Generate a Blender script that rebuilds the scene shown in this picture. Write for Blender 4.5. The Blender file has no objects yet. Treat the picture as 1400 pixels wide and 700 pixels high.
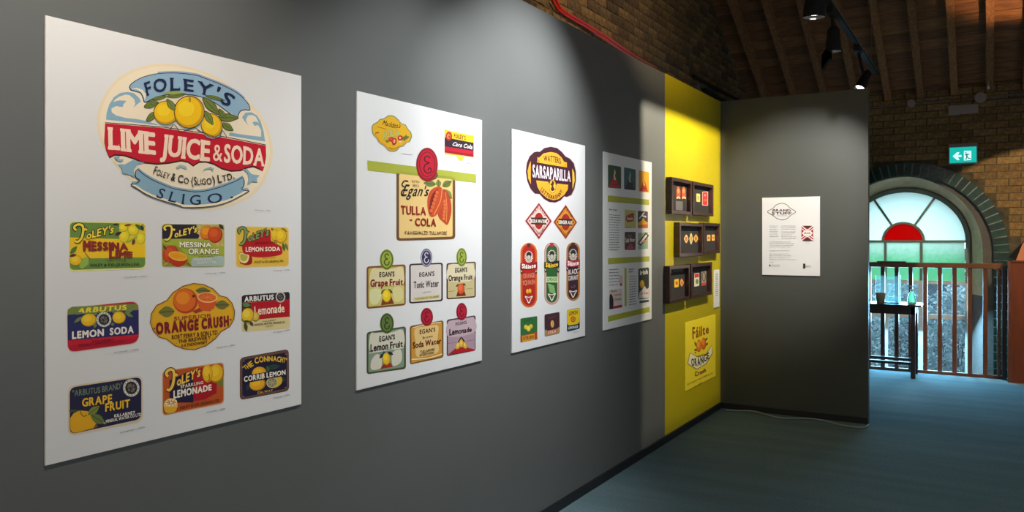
import bpy, bmesh, math, random
from math import sin, cos, pi, radians
from mathutils import Vector, Matrix

random.seed(7)
scene = bpy.context.scene
COL = scene.collection

# ---------------------------------------------------------------- camera
CX, CZ, F = 1.97, 1.45, 1081.0
TH = math.atan(650.0 / F)
cam_d = bpy.data.cameras.new('camera')
cam_d.sensor_width = 36.0
cam_d.lens = 36.0 * F / 1400.0
cam_d.shift_y = -23.0 / 1400.0
cam_d.clip_start = 0.05
cam = bpy.data.objects.new('camera', cam_d)
COL.objects.link(cam)
cam.location = (CX, 0, CZ)
cam.rotation_euler = (pi / 2, 0, TH)
scene.camera = cam

# ---------------------------------------------------------------- world (overcast daylight outside)
world = bpy.data.worlds.new('overcast_sky')
scene.world = world
world.use_nodes = True
wn = world.node_tree.nodes
wl = world.node_tree.links
bg = wn['Background']
geo = wn.new('ShaderNodeTexCoord')
sep = wn.new('ShaderNodeSeparateXYZ')
ramp = wn.new('ShaderNodeValToRGB')
ramp.color_ramp.elements[0].position = 0.0
ramp.color_ramp.elements[0].color = (0.50, 0.68, 0.80, 1)
ramp.color_ramp.elements[1].position = 0.6
ramp.color_ramp.elements[1].color = (0.70, 0.85, 0.92, 1)
wl.new(geo.outputs['Generated'], sep.inputs[0])
wl.new(sep.outputs['Z'], ramp.inputs[0])
wl.new(ramp.outputs[0], bg.inputs['Color'])
bg.inputs['Strength'].default_value = 4.2

scene.view_settings.view_transform = 'Standard'
scene.view_settings.look = 'None'
scene.view_settings.gamma = 1.0
scene.view_settings.use_curve_mapping = False
scene.view_settings.exposure = 0.0

LIGHT_SCALE = 1.0

def daylight_fill(name, loc, size, rot, power, color):
    d = bpy.data.lights.new(name, 'AREA')
    d.shape = 'RECTANGLE'; d.size = size[0]; d.size_y = size[1]
    d.energy = power; d.color = color
    o = bpy.data.objects.new(name, d); COL.objects.link(o)
    o.location = loc; o.rotation_euler = rot
    return o
# added unseen fill lights along the right-hand wall and at the near end
daylight_fill('daylight_fill', (4.38, 2.2, 1.9), (2.4, 1.9), (0, pi / 2, 0), 34, (0.86, 0.95, 1.0))
daylight_fill('daylight_fill', (4.38, 6.9, 1.9), (1.6, 1.9), (0, pi / 2, 0), 10, (0.80, 0.95, 1.0))
daylight_fill('daylight_fill', (1.6, -2.8, 2.4), (3.0, 1.6), (-pi / 2 + pi, 0, 0), 62, (1.0, 0.93, 0.84))
# daylight falling on the carpet through the arched window
daylight_fill('daylight_fill', (1.12, 10.40, 0.75), (1.2, 0.9), (-0.75, 0, 0), 160, (0.28, 0.68, 1.0))

# ---------------------------------------------------------------- projection helpers
R_ = Vector((cos(TH), sin(TH), 0)); F_ = Vector((-sin(TH), cos(TH), 0)); U_ = Vector((0, 0, 1))
CAMP = Vector((CX, 0, CZ))
def ray(px, py):
    return F_ + R_ * ((px - 700.0) / F) + U_ * ((327.0 - py) / F)
def on_x(px, py, X):
    d = ray(px, py); t = (X - CX) / d.x; return CAMP + d * t
def on_y(px, py, Y):
    d = ray(px, py); t = Y / d.y; return CAMP + d * t
def on_z(px, py, Z):
    d = ray(px, py); t = (Z - CZ) / d.z; return CAMP + d * t
def proj(p):
    v = Vector(p) - CAMP; w = v.dot(F_)
    return (700 + F * v.dot(R_) / w, 327 - F * v.z / w, w)

# ---------------------------------------------------------------- colour + materials
def lin(c):
    return c / 12.92 if c <= 0.04045 else ((c + 0.055) / 1.055) ** 2.4
def hexc(h, k=1.0):
    h = h.lstrip('#')
    return tuple(min(0.9, lin(int(h[i:i + 2], 16) / 255.0) * k) for i in (0, 2, 4))

def mat(name, color, rough=0.6, metal=0.0, noise=0.0, nscale=8.0, bump=0.0, bscale=200.0, stretch=None,
        spec=0.5, color2=None, coat=0.0):
    m = bpy.data.materials.new(name); m.use_nodes = True
    nt = m.node_tree; b = nt.nodes['Principled BSDF']
    b.inputs['Base Color'].default_value = (*color, 1)
    b.inputs['Roughness'].default_value = rough
    b.inputs['Metallic'].default_value = metal
    b.inputs['Specular IOR Level'].default_value = spec
    b.inputs['Coat Weight'].default_value = coat
    tc = nt.nodes.new('ShaderNodeTexCoord'); mp = nt.nodes.new('ShaderNodeMapping')
    nt.links.new(tc.outputs['Object'], mp.inputs[0])
    if stretch: mp.inputs['Scale'].default_value = stretch
    if noise > 0 or color2:
        n = nt.nodes.new('ShaderNodeTexNoise'); n.inputs['Scale'].default_value = nscale
        n.inputs['Detail'].default_value = 6; n.inputs['Roughness'].default_value = 0.65
        nt.links.new(mp.outputs[0], n.inputs['Vector'])
        r = nt.nodes.new('ShaderNodeValToRGB')
        c2 = color2 if color2 else tuple(max(0, c * (1 - noise)) for c in color)
        c1 = color if color2 else tuple(min(1, c * (1 + noise)) for c in color)
        r.color_ramp.elements[0].position = 0.32; r.color_ramp.elements[0].color = (*c2, 1)
        r.color_ramp.elements[1].position = 0.68; r.color_ramp.elements[1].color = (*c1, 1)
        nt.links.new(n.outputs['Fac'], r.inputs[0]); nt.links.new(r.outputs[0], b.inputs['Base Color'])
    if bump > 0:
        n2 = nt.nodes.new('ShaderNodeTexNoise'); n2.inputs['Scale'].default_value = bscale
        n2.inputs['Detail'].default_value = 4
        nt.links.new(mp.outputs[0], n2.inputs['Vector'])
        bp = nt.nodes.new('ShaderNodeBump'); bp.inputs['Strength'].default_value = bump
        bp.inputs['Distance'].default_value = 0.01
        nt.links.new(n2.outputs['Fac'], bp.inputs['Height']); nt.links.new(bp.outputs[0], b.inputs['Normal'])
    return m

def per_object_tint(m, c1, c2):
    """mix two colours by the object's random number: each brick or plank gets its own shade"""
    nt = m.node_tree; b = nt.nodes['Principled BSDF']
    oi = nt.nodes.new('ShaderNodeObjectInfo'); mx = nt.nodes.new('ShaderNodeMix'); mx.data_type = 'RGBA'
    mx.inputs['A'].default_value = (*c1, 1); mx.inputs['B'].default_value = (*c2, 1)
    nt.links.new(oi.outputs['Random'], mx.inputs['Factor'])
    src = b.inputs['Base Color'].links[0].from_socket if b.inputs['Base Color'].links else None
    if src:
        mu = nt.nodes.new('ShaderNodeMix'); mu.data_type = 'RGBA'; mu.blend_type = 'MULTIPLY'
        mu.inputs['Factor'].default_value = 1.0
        nt.links.new(mx.outputs['Result'], mu.inputs['A']); nt.links.new(src, mu.inputs['B'])
        nt.links.new(mu.outputs['Result'], b.inputs['Base Color'])
    else:
        nt.links.new(mx.outputs['Result'], b.inputs['Base Color'])
    return m

M = {}
M['wall_grey'] = mat('grey_satin_wall_paint', hexc('#5f605e', 1.0), 0.42, noise=0.04, nscale=1.3, bump=0.04, bscale=380, spec=0.35)
M['wall_end'] = mat('dark_grey_satin_paint', hexc('#4a4b46', 1.0), 0.38, noise=0.04, nscale=1.5, bump=0.04, bscale=380, spec=0.35)
M['yellow'] = mat('yellow_panel_paint', (0.45, 0.36, 0.006), 0.36, noise=0.03, nscale=2, bump=0.03, bscale=300, spec=0.4)
M['board'] = mat('white_foam_board', (0.70, 0.68, 0.665), 0.45, spec=0.35)
M['black'] = mat('black_skirting_paint', (0.008, 0.009, 0.011), 0.5)
M['dark_metal'] = mat('black_powder_coat', (0.010, 0.010, 0.010), 0.7, spec=0.15)
M['grey_metal'] = mat('dull_grey_metal', (0.13, 0.115, 0.105), 0.6)
M['carpet'] = mat('teal_blue_carpet', hexc('#667c82', 1.0), 0.95, noise=0.30, nscale=160, bump=0.35, bscale=260, spec=0.1)
def worn_bands(m):
    nt = m.node_tree; bs = nt.nodes['Principled BSDF']; src = bs.inputs['Base Color'].links[0].from_socket
    tc = nt.nodes.new('ShaderNodeTexCoord'); mp = nt.nodes.new('ShaderNodeMapping'); mp.inputs['Scale'].default_value = (0.5, 4.0, 1); mp.inputs['Rotation'].default_value = (0, 0, 0.06)
    n = nt.nodes.new('ShaderNodeTexNoise'); n.inputs['Scale'].default_value = 1.6; n.inputs['Detail'].default_value = 3
    r = nt.nodes.new('ShaderNodeValToRGB'); r.color_ramp.elements[0].position = .35; r.color_ramp.elements[0].color = (.90, .90, .90, 1); r.color_ramp.elements[1].position = .65; r.color_ramp.elements[1].color = (1.07, 1.07, 1.06, 1)
    mu = nt.nodes.new('ShaderNodeMix'); mu.data_type = 'RGBA'; mu.blend_type = 'MULTIPLY'; mu.inputs['Factor'].default_value = 1
    nt.links.new(tc.outputs['Object'], mp.inputs[0]); nt.links.new(mp.outputs[0], n.inputs['Vector']); nt.links.new(n.outputs['Fac'], r.inputs[0])
    nt.links.new(src, mu.inputs['A']); nt.links.new(r.outputs[0], mu.inputs['B']); nt.links.new(mu.outputs['Result'], bs.inputs['Base Color'])
worn_bands(M['carpet'])
M['mortar'] = mat('sooty_mortar', (0.10, 0.075, 0.045), 0.9, noise=0.5, nscale=9, bump=0.5, bscale=90)
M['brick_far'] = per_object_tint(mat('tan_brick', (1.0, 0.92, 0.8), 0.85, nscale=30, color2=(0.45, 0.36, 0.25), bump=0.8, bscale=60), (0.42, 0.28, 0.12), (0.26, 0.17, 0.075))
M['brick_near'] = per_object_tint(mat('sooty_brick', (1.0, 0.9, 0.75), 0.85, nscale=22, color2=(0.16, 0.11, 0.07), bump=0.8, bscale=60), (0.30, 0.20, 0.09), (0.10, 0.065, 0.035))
M['brick_green'] = per_object_tint(mat('green_glazed_brick', (1, 1, 1), 0.22, nscale=14, color2=(0.5, 0.5, 0.5), bump=0.3, bscale=30), (0.022, 0.085, 0.062), (0.008, 0.036, 0.028))
M['plank'] = per_object_tint(mat('aged_pine_boards', (1, 0.95, 0.9), 0.7, nscale=5, color2=(0.42, 0.30, 0.22), stretch=(1, 9, 9), bump=0.4, bscale=40), (0.36, 0.16, 0.055), (0.20, 0.085, 0.03))
M['rafter'] = per_object_tint(mat('rough_rafter_timber', (1, 0.95, 0.9), 0.75, nscale=6, color2=(0.5, 0.38, 0.3), stretch=(8, 1, 8), bump=0.5, bscale=40), (0.46, 0.22, 0.08), (0.32, 0.15, 0.06))
M['plaster_grey'] = mat('grey_painted_plaster', (0.135, 0.120, 0.108), 0.8, noise=0.15, nscale=6, bump=0.4, bscale=40)
M['plaster_cream'] = mat('cream_plaster', (0.72, 0.58, 0.36), 0.75, noise=0.2, nscale=5, bump=0.4, bscale=30)
M['frame_green'] = mat('sage_painted_window_wood', (0.22, 0.27, 0.22), 0.5, noise=0.1, nscale=10)
M['frame_white'] = mat('pale_painted_window_wood', (0.72, 0.76, 0.78), 0.5, noise=0.1, nscale=10)
M['rail_wood'] = mat('red_brown_varnished_wood', (0.20, 0.062, 0.024), 0.35, nscale=7, color2=(0.10, 0.032, 0.014), stretch=(6, 6, 1), bump=0.1, bscale=60)
M['rail_top'] = mat('brown_varnished_rail', (0.24, 0.085, 0.03), 0.35, nscale=7, color2=(0.12, 0.042, 0.016), stretch=(1, 6, 6), bump=0.1, bscale=60)
M['cab_wood'] = mat('orange_brown_veneer', (0.20, 0.042, 0.009), 0.35, nscale=5, color2=(0.14, 0.03, 0.007), stretch=(7, 7, 1), bump=0.05, bscale=60)
M['dark_wood'] = mat('near_black_brown_wood', (0.045, 0.022, 0.018), 0.35, noise=0.3, nscale=8, stretch=(1, 8, 8))
M['frame_wood'] = mat('dark_stained_frame_wood', (0.040, 0.016, 0.012), 0.3, noise=0.3, nscale=20, stretch=(1, 4, 1), coat=0.2)
M['frame_back'] = mat('black_mount_card', (0.022, 0.018, 0.017), 0.8)
M['terracotta'] = mat('terracotta_paint', (0.55, 0.20, 0.09), 0.6, noise=0.1, nscale=6)
M['red_cable'] = mat('red_cable_sheath', (0.40, 0.012, 0.012), 0.4)
M['grey_cable'] = mat('grey_cable_sheath', (0.30, 0.33, 0.34), 0.45)
M['paper_cup'] = mat('kraft_paper_cup', (0.75, 0.52, 0.32), 0.7)
M['beige_plastic'] = mat('aged_beige_plastic', (0.34, 0.26, 0.23), 0.5)
M['leaf'] = per_object_tint(mat('shrub_leaf', (1, 1, 1), 0.35, nscale=30, color2=(0.5, 0.58, 0.62)), (0.50, 0.68, 0.66), (0.78, 0.88, 0.92))  # whitish blue in the leaf colour stands in for sheen
M['stem'] = mat('shrub_stem', (0.10, 0.07, 0.05), 0.8)
M['yard'] = mat('outdoor_paving', (0.07, 0.09, 0.10), 0.8, noise=0.3, nscale=4)
M['hedge_wall'] = mat('dark_blue_wall', (0.05, 0.08, 0.11), 0.8, noise=0.3, nscale=3)
M['right_wall'] = mat('lime_washed_brick', (0.30, 0.26, 0.21), 0.8, noise=0.2, nscale=6)

def glass(name, color, rough, trans_mix, tint=(1, 1, 1)):
    """window glass: part clear refraction-free transmission, part translucent (obscured glass)"""
    m = bpy.data.materials.new(name); m.use_nodes = True
    nt = m.node_tree; nt.nodes.clear()
    out = nt.nodes.new('ShaderNodeOutputMaterial')
    tr = nt.nodes.new('ShaderNodeBsdfTranslucent'); tr.inputs[0].default_value = (*color, 1)
    tp = nt.nodes.new('ShaderNodeBsdfTransparent'); tp.inputs[0].default_value = (*tint, 1)
    gl = nt.nodes.new('ShaderNodeBsdfGlossy'); gl.inputs['Roughness'].default_value = rough
    mx = nt.nodes.new('ShaderNodeMixShader'); mx.inputs[0].default_value = trans_mix
    m2 = nt.nodes.new('ShaderNodeMixShader')
    fr = nt.nodes.new('ShaderNodeFresnel'); fr.inputs[0].default_value = 1.3
    nt.links.new(tp.outputs[0], mx.inputs[1]); nt.links.new(tr.outputs[0], mx.inputs[2])
    nt.links.new(fr.outputs[0], m2.inputs[0])
    nt.links.new(mx.outputs[0], m2.inputs[1]); nt.links.new(gl.outputs[0], m2.inputs[2])
    nt.links.new(m2.outputs[0], out.inputs[0])
    return m
M['pane_white'] = glass('frosted_pale_glass', (0.86, 0.98, 0.92), 0.3, 0.92)
M['pane_green'] = glass('frosted_green_glass', (0.40, 0.80, 0.55), 0.3, 0.92, (0.45, 0.85, 0.65))
def fade_to_white(m, z0, z1):
    nt = m.node_tree; tr = [n for n in nt.nodes if n.type == 'BSDF_TRANSLUCENT'][0]
    g = nt.nodes.new('ShaderNodeNewGeometry'); s = nt.nodes.new('ShaderNodeSeparateXYZ'); nz = nt.nodes.new('ShaderNodeTexNoise'); nz.inputs['Scale'].default_value = 26
    nt.links.new(g.outputs['Position'], s.inputs[0]); nt.links.new(g.outputs['Position'], nz.inputs['Vector'])
    ma = nt.nodes.new('ShaderNodeMath'); ma.operation = 'MULTIPLY_ADD'; ma.inputs[1].default_value = 0.22; nt.links.new(nz.outputs['Fac'], ma.inputs[0]); nt.links.new(s.outputs['Z'], ma.inputs[2])
    mr = nt.nodes.new('ShaderNodeMapRange'); mr.inputs['From Min'].default_value = z0; mr.inputs['From Max'].default_value = z1; nt.links.new(ma.outputs[0], mr.inputs['Value'])
    mx = nt.nodes.new('ShaderNodeMix'); mx.data_type = 'RGBA'; mx.inputs['A'].default_value = tr.inputs[0].default_value; mx.inputs['B'].default_value = (0.80, 0.96, 0.88, 1)
    nt.links.new(mr.outputs['Result'], mx.inputs['Factor']); nt.links.new(mx.outputs['Result'], tr.inputs[0])
fade_to_white(M['pane_green'], 1.27, 1.47)
M['pane_red'] = glass('red_stained_glass', (0.75, 0.010, 0.008), 0.3, 0.9, (0.7, 0.02, 0.02))
M['pane_clear'] = glass('clear_window_glass', (0.8, 0.9, 0.95), 0.05, 0.04, (0.86, 0.95, 1.0))
M['acrylic'] = glass('clear_acrylic', (0.8, 0.95, 0.95), 0.05, 0.05, (0.80, 0.90, 0.90))
M['bottle_glass'] = glass('green_clear_plastic', (0.4, 0.8, 0.5), 0.05, 0.35, (0.55, 0.85, 0.6))

def emis(name, color, s):
    m = bpy.data.materials.new(name); m.use_nodes = True
    b = m.node_tree.nodes['Principled BSDF']
    b.inputs['Base Color'].default_value = (*color, 1)
    b.inputs['Emission Color'].default_value = (*color, 1)
    b.inputs['Emission Strength'].default_value = s
    return m
M['lens'] = emis('lit_lamp_lens', (1.0, 0.96, 0.9), 6)
M['exit_green'] = emis('backlit_green_panel', (0.005, 0.46, 0.38), 1.0)
M['exit_white'] = emis('backlit_white_symbol', (0.62, 0.95, 0.9), 1.1)

def print_material():
    m = bpy.data.materials.new('printed_ink'); m.use_nodes = True
    nt = m.node_tree; b = nt.nodes['Principled BSDF']
    a = nt.nodes.new('ShaderNodeAttribute'); a.attribute_name = 'ink'
    nt.links.new(a.outputs['Color'], b.inputs['Base Color'])
    b.inputs['Roughness'].default_value = 0.5; b.inputs['Specular IOR Level'].default_value = 0.3
    return m
M['print'] = print_material()

# ---------------------------------------------------------------- object helpers
def mk(name, verts, faces, material, parent=None, origin=None, smooth=False, kind=None):
    vs = [Vector(v) for v in verts]
    if origin is None:
        lo = Vector((min(v.x for v in vs), min(v.y for v in vs), min(v.z for v in vs)))
        hi = Vector((max(v.x for v in vs), max(v.y for v in vs), max(v.z for v in vs)))
        origin = Vector(((lo.x + hi.x) / 2, (lo.y + hi.y) / 2, lo.z))
    origin = Vector(origin)
    me = bpy.data.meshes.new(name)
    me.from_pydata([v - origin for v in vs], [], faces)
    me.materials.append(material)
    if smooth:
        me.polygons.foreach_set('use_smooth', [True] * len(me.polygons))
    me.update()
    o = bpy.data.objects.new(name, me); COL.objects.link(o)
    o['_w'] = list(origin)
    if parent:
        o.parent = parent; o.location = origin - Vector(parent['_w'])
    else:
        o.location = origin
    if kind: o['kind'] = kind
    return o
def root(name, loc):
    o = bpy.data.objects.new(name, None); COL.objects.link(o); o.location = loc; o['_w'] = list(loc)
    o.empty_display_size = 0.05
    return o
def tag(o, label, cat, group=None):
    o['label'] = label; o['category'] = cat
    if group: o['group'] = group
    return o
def struct(o):
    o['kind'] = 'structure'; return o

def g_box(x0, y0, z0, x1, y1, z1, b=0.0):
    if b <= 0:
        v = [(x0, y0, z0), (x1, y0, z0), (x1, y1, z0), (x0, y1, z0), (x0, y0, z1), (x1, y0, z1), (x1, y1, z1), (x0, y1, z1)]
        f = [(0, 3, 2, 1), (4, 5, 6, 7), (0, 1, 5, 4), (1, 2, 6, 5), (2, 3, 7, 6), (3, 0, 4, 7)]
        return v, f
    bm = bmesh.new()
    bmesh.ops.create_cube(bm, size=1)
    for v in bm.verts:
        v.co = Vector(((x0 + x1) / 2 + v.co.x * (x1 - x0), (y0 + y1) / 2 + v.co.y * (y1 - y0), (z0 + z1) / 2 + v.co.z * (z1 - z0)))
    bmesh.ops.bevel(bm, geom=bm.edges[:], offset=b, segments=2, affect='EDGES', profile=0.6)
    return from_bm(bm)
def from_bm(bm):
    bm.verts.index_update()
    v = [tuple(x.co) for x in bm.verts]; f = [tuple(q.index for q in p.verts) for p in bm.faces]
    bm.free(); return v, f
def g_join(*gs):
    V = []; Fc = []
    for v, f in gs:
        n = len(V); V += [tuple(a) for a in v]; Fc += [tuple(i + n for i in q) for q in f]
    return V, Fc
def g_tube(pts, r, n=8, close=True):
    pts = [Vector(p) for p in pts]; V = []; Fc = []
    rs = r if isinstance(r, (list, tuple)) else [r] * len(pts)
    up = None
    for i, p in enumerate(pts):
        d = (pts[min(i + 1, len(pts) - 1)] - pts[max(i - 1, 0)]).normalized()
        if up is None: up = Vector((0, 0, 1)) if abs(d.z) < 0.9 else Vector((1, 0, 0))
        a = d.cross(up).normalized(); b = a.cross(d).normalized(); up = b
        for k in range(n):
            t = 2 * pi * k / n; V.append(tuple(p + a * cos(t) * rs[i] + b * sin(t) * rs[i]))
    for i in range(len(pts) - 1):
        for k in range(n):
            k2 = (k + 1) % n; Fc.append((i * n + k, i * n + k2, (i + 1) * n + k2, (i + 1) * n + k))
    if close:
        Fc.append(tuple(range(n))[::-1]); Fc.append(tuple((len(pts) - 1) * n + k for k in range(n)))
    return V, Fc
def g_lathe(c, prof, n=20, axis=(0, 0, 1), cap=True):
    ax = Vector(axis).normalized(); t = Vector((1, 0, 0)) if abs(ax.x) < 0.9 else Vector((0, 1, 0))
    a = ax.cross(t).normalized(); b = ax.cross(a); c = Vector(c); V = []; Fc = []
    for r, h in prof:
        for k in range(n):
            q = 2 * pi * k / n; V.append(tuple(c + ax * h + a * cos(q) * r + b * sin(q) * r))
    for i in range(len(prof) - 1):
        for k in range(n):
            k2 = (k + 1) % n; Fc.append((i * n + k, i * n + k2, (i + 1) * n + k2, (i + 1) * n + k))
    if cap:
        Fc.append(tuple(range(n))[::-1]); Fc.append(tuple((len(prof) - 1) * n + k for k in range(n)))
    return V, Fc
def g_prism(pts, off):
    """polygon (list of 3D points) extruded by vector off"""
    n = len(pts); off = Vector(off)
    V = [tuple(p) for p in pts] + [tuple(Vector(p) + off) for p in pts]
    Fc = [tuple(range(n)), tuple(range(n, 2 * n))[::-1]] + [(i, (i + 1) % n, n + (i + 1) % n, n + i)[::-1] for i in range(n)]
    return V, Fc
def mkg(name, g, material, parent=None, **k):
    return mk(name, g[0], g[1], material, parent, **k)

def catmull(pts, closed=False, seg=6):
    P = [Vector((p[0], p[1])) for p in pts]; n = len(P); out = []
    if n < 3: return [tuple(p) for p in P]
    rng = range(n) if closed else range(n - 1)
    for i in rng:
        if closed: p0, p1, p2, p3 = P[i - 1], P[i], P[(i + 1) % n], P[(i + 2) % n]
        else: p0, p1, p2, p3 = P[max(i - 1, 0)], P[i], P[i + 1], P[min(i + 2, n - 1)]
        for k in range(seg):
            t = k / seg
            out.append(tuple(0.5 * ((2 * p1) + (p2 - p0) * t + (2 * p0 - 5 * p1 + 4 * p2 - p3) * t * t + (3 * p1 - p0 - 3 * p2 + p3) * t ** 3)))
    if not closed: out.append(tuple(P[-1]))
    return out

# ---------------------------------------------------------------- lettering from Blender's built-in font
_gl = {}
def glyph(ch, bold):
    key = (ch, round(bold, 3))
    if key in _gl: return _gl[key]
    cu = bpy.data.curves.new('glyph', 'FONT'); cu.body = ch; cu.offset = bold * 0.72; cu.resolution_u = 3; cu.fill_mode = 'FRONT'
    cu.dimensions = '2D'
    o = bpy.data.objects.new('glyph', cu); me = o.to_mesh()
    vs = [(v.co.x, v.co.y) for v in me.vertices]; fs = [tuple(p.vertices) for p in me.polygons]
    o.to_mesh_clear(); bpy.data.objects.remove(o); bpy.data.curves.remove(cu)
    if vs:
        x0 = min(v[0] for v in vs); x1 = max(v[0] for v in vs)
    else: x0, x1 = 0, 0.25
    _gl[key] = (vs, fs, x0, x1); return _gl[key]
_hm = glyph('H', 0.0)[0]
CAPH = max(v[1] for v in _hm)
SERIF = {'L': [(.12, 'b'), (.12, 't'), (.9, 'bu')], 'I': [(.5, 'b'), (.5, 't')], 'M': [(.1, 'b'), (.9, 'b'), (.08, 't'), (.92, 't')],
         'E': [(.1, 'b'), (.1, 't')], 'F': [(.12, 'b'), (.12, 't')], 'J': [(.75, 't')], 'U': [(.12, 't'), (.88, 't')],
         'D': [(.08, 'b'), (.08, 't')], 'A': [(.08, 'b'), (.92, 'b')], 'Y': [(.5, 'b'), (.1, 't'), (.9, 't')], 'T': [(.5, 'b')],
         'N': [(.1, 'b'), (.1, 't'), (.9, 't')], 'R': [(.1, 'b'), (.92, 'b'), (.1, 't')], 'H': [(.1, 'b'), (.9, 'b'), (.1, 't'), (.9, 't')],
         'P': [(.12, 'b'), (.12, 't')], 'B': [(.1, 'b'), (.1, 't')], 'X': [(.1, 'b'), (.9, 'b'), (.1, 't'), (.9, 't')]}
def layout(s, bold=0.0, gap=0.09, serif=0.0, smallcaps=False, shear=0.0):
    """-> verts in (0..1, 0..1 = baseline..cap height), faces"""
    V = []; Fc = []; x = 0.0; gap = gap + 1.5 * bold; serif = serif * .75
    for ch in s:
        k = 1.0
        if smallcaps and ch.islower(): ch = ch.upper(); k = 0.78
        if ch == ' ': x += 0.26; continue
        vs, fs, x0, x1 = glyph(ch, 0.0)
        if x > 0: x += gap
        # bold: overlapping copies of the letter, shifted by fractions of its height
        e = bold * 0.92
        for ci, (dx, dy) in enumerate(((0, 0),) if e <= 0 else ((-e, 0), (e, 0), (0, e * .8), (0, -e * .8), (e * .7, e * .6), (-e * .7, -e * .6), (e * .7, -e * .6), (-e * .7, e * .6))):
            n = len(V)
            V += [(x + (a - x0 + dx) * k, (b + dy) * k, ci) for a, b in vs]; Fc += [tuple(i + n for i in q) for q in fs]
        w = (x1 - x0) * k
        if serif > 0 and ch in SERIF:
            for fx, w_ in SERIF[ch]:
                cx = x + fx * w; hw = serif; t = 0.055 * k
                if w_ == 'b': q = [(cx - hw, -bold), (cx + hw, -bold), (cx + hw, t), (cx - hw, t)]
                elif w_ == 't': q = [(cx - hw, CAPH * k - t), (cx + hw, CAPH * k - t), (cx + hw, CAPH * k + bold), (cx - hw, CAPH * k + bold)]
                else: q = [(cx, 0), (cx + .04, 0), (cx + .04, .2), (cx, .1)]
                n = len(V); V += [(p[0], p[1], 9) for p in q]; Fc.append((n, n + 1, n + 2, n + 3))
        x += w
    if not V: return [], []
    a = min(v[0] for v in V); b = max(v[0] for v in V)
    return [((v[0] - a) / (b - a) + shear * v[1] / CAPH, v[1] / CAPH, v[2]) for v in V], Fc

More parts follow.
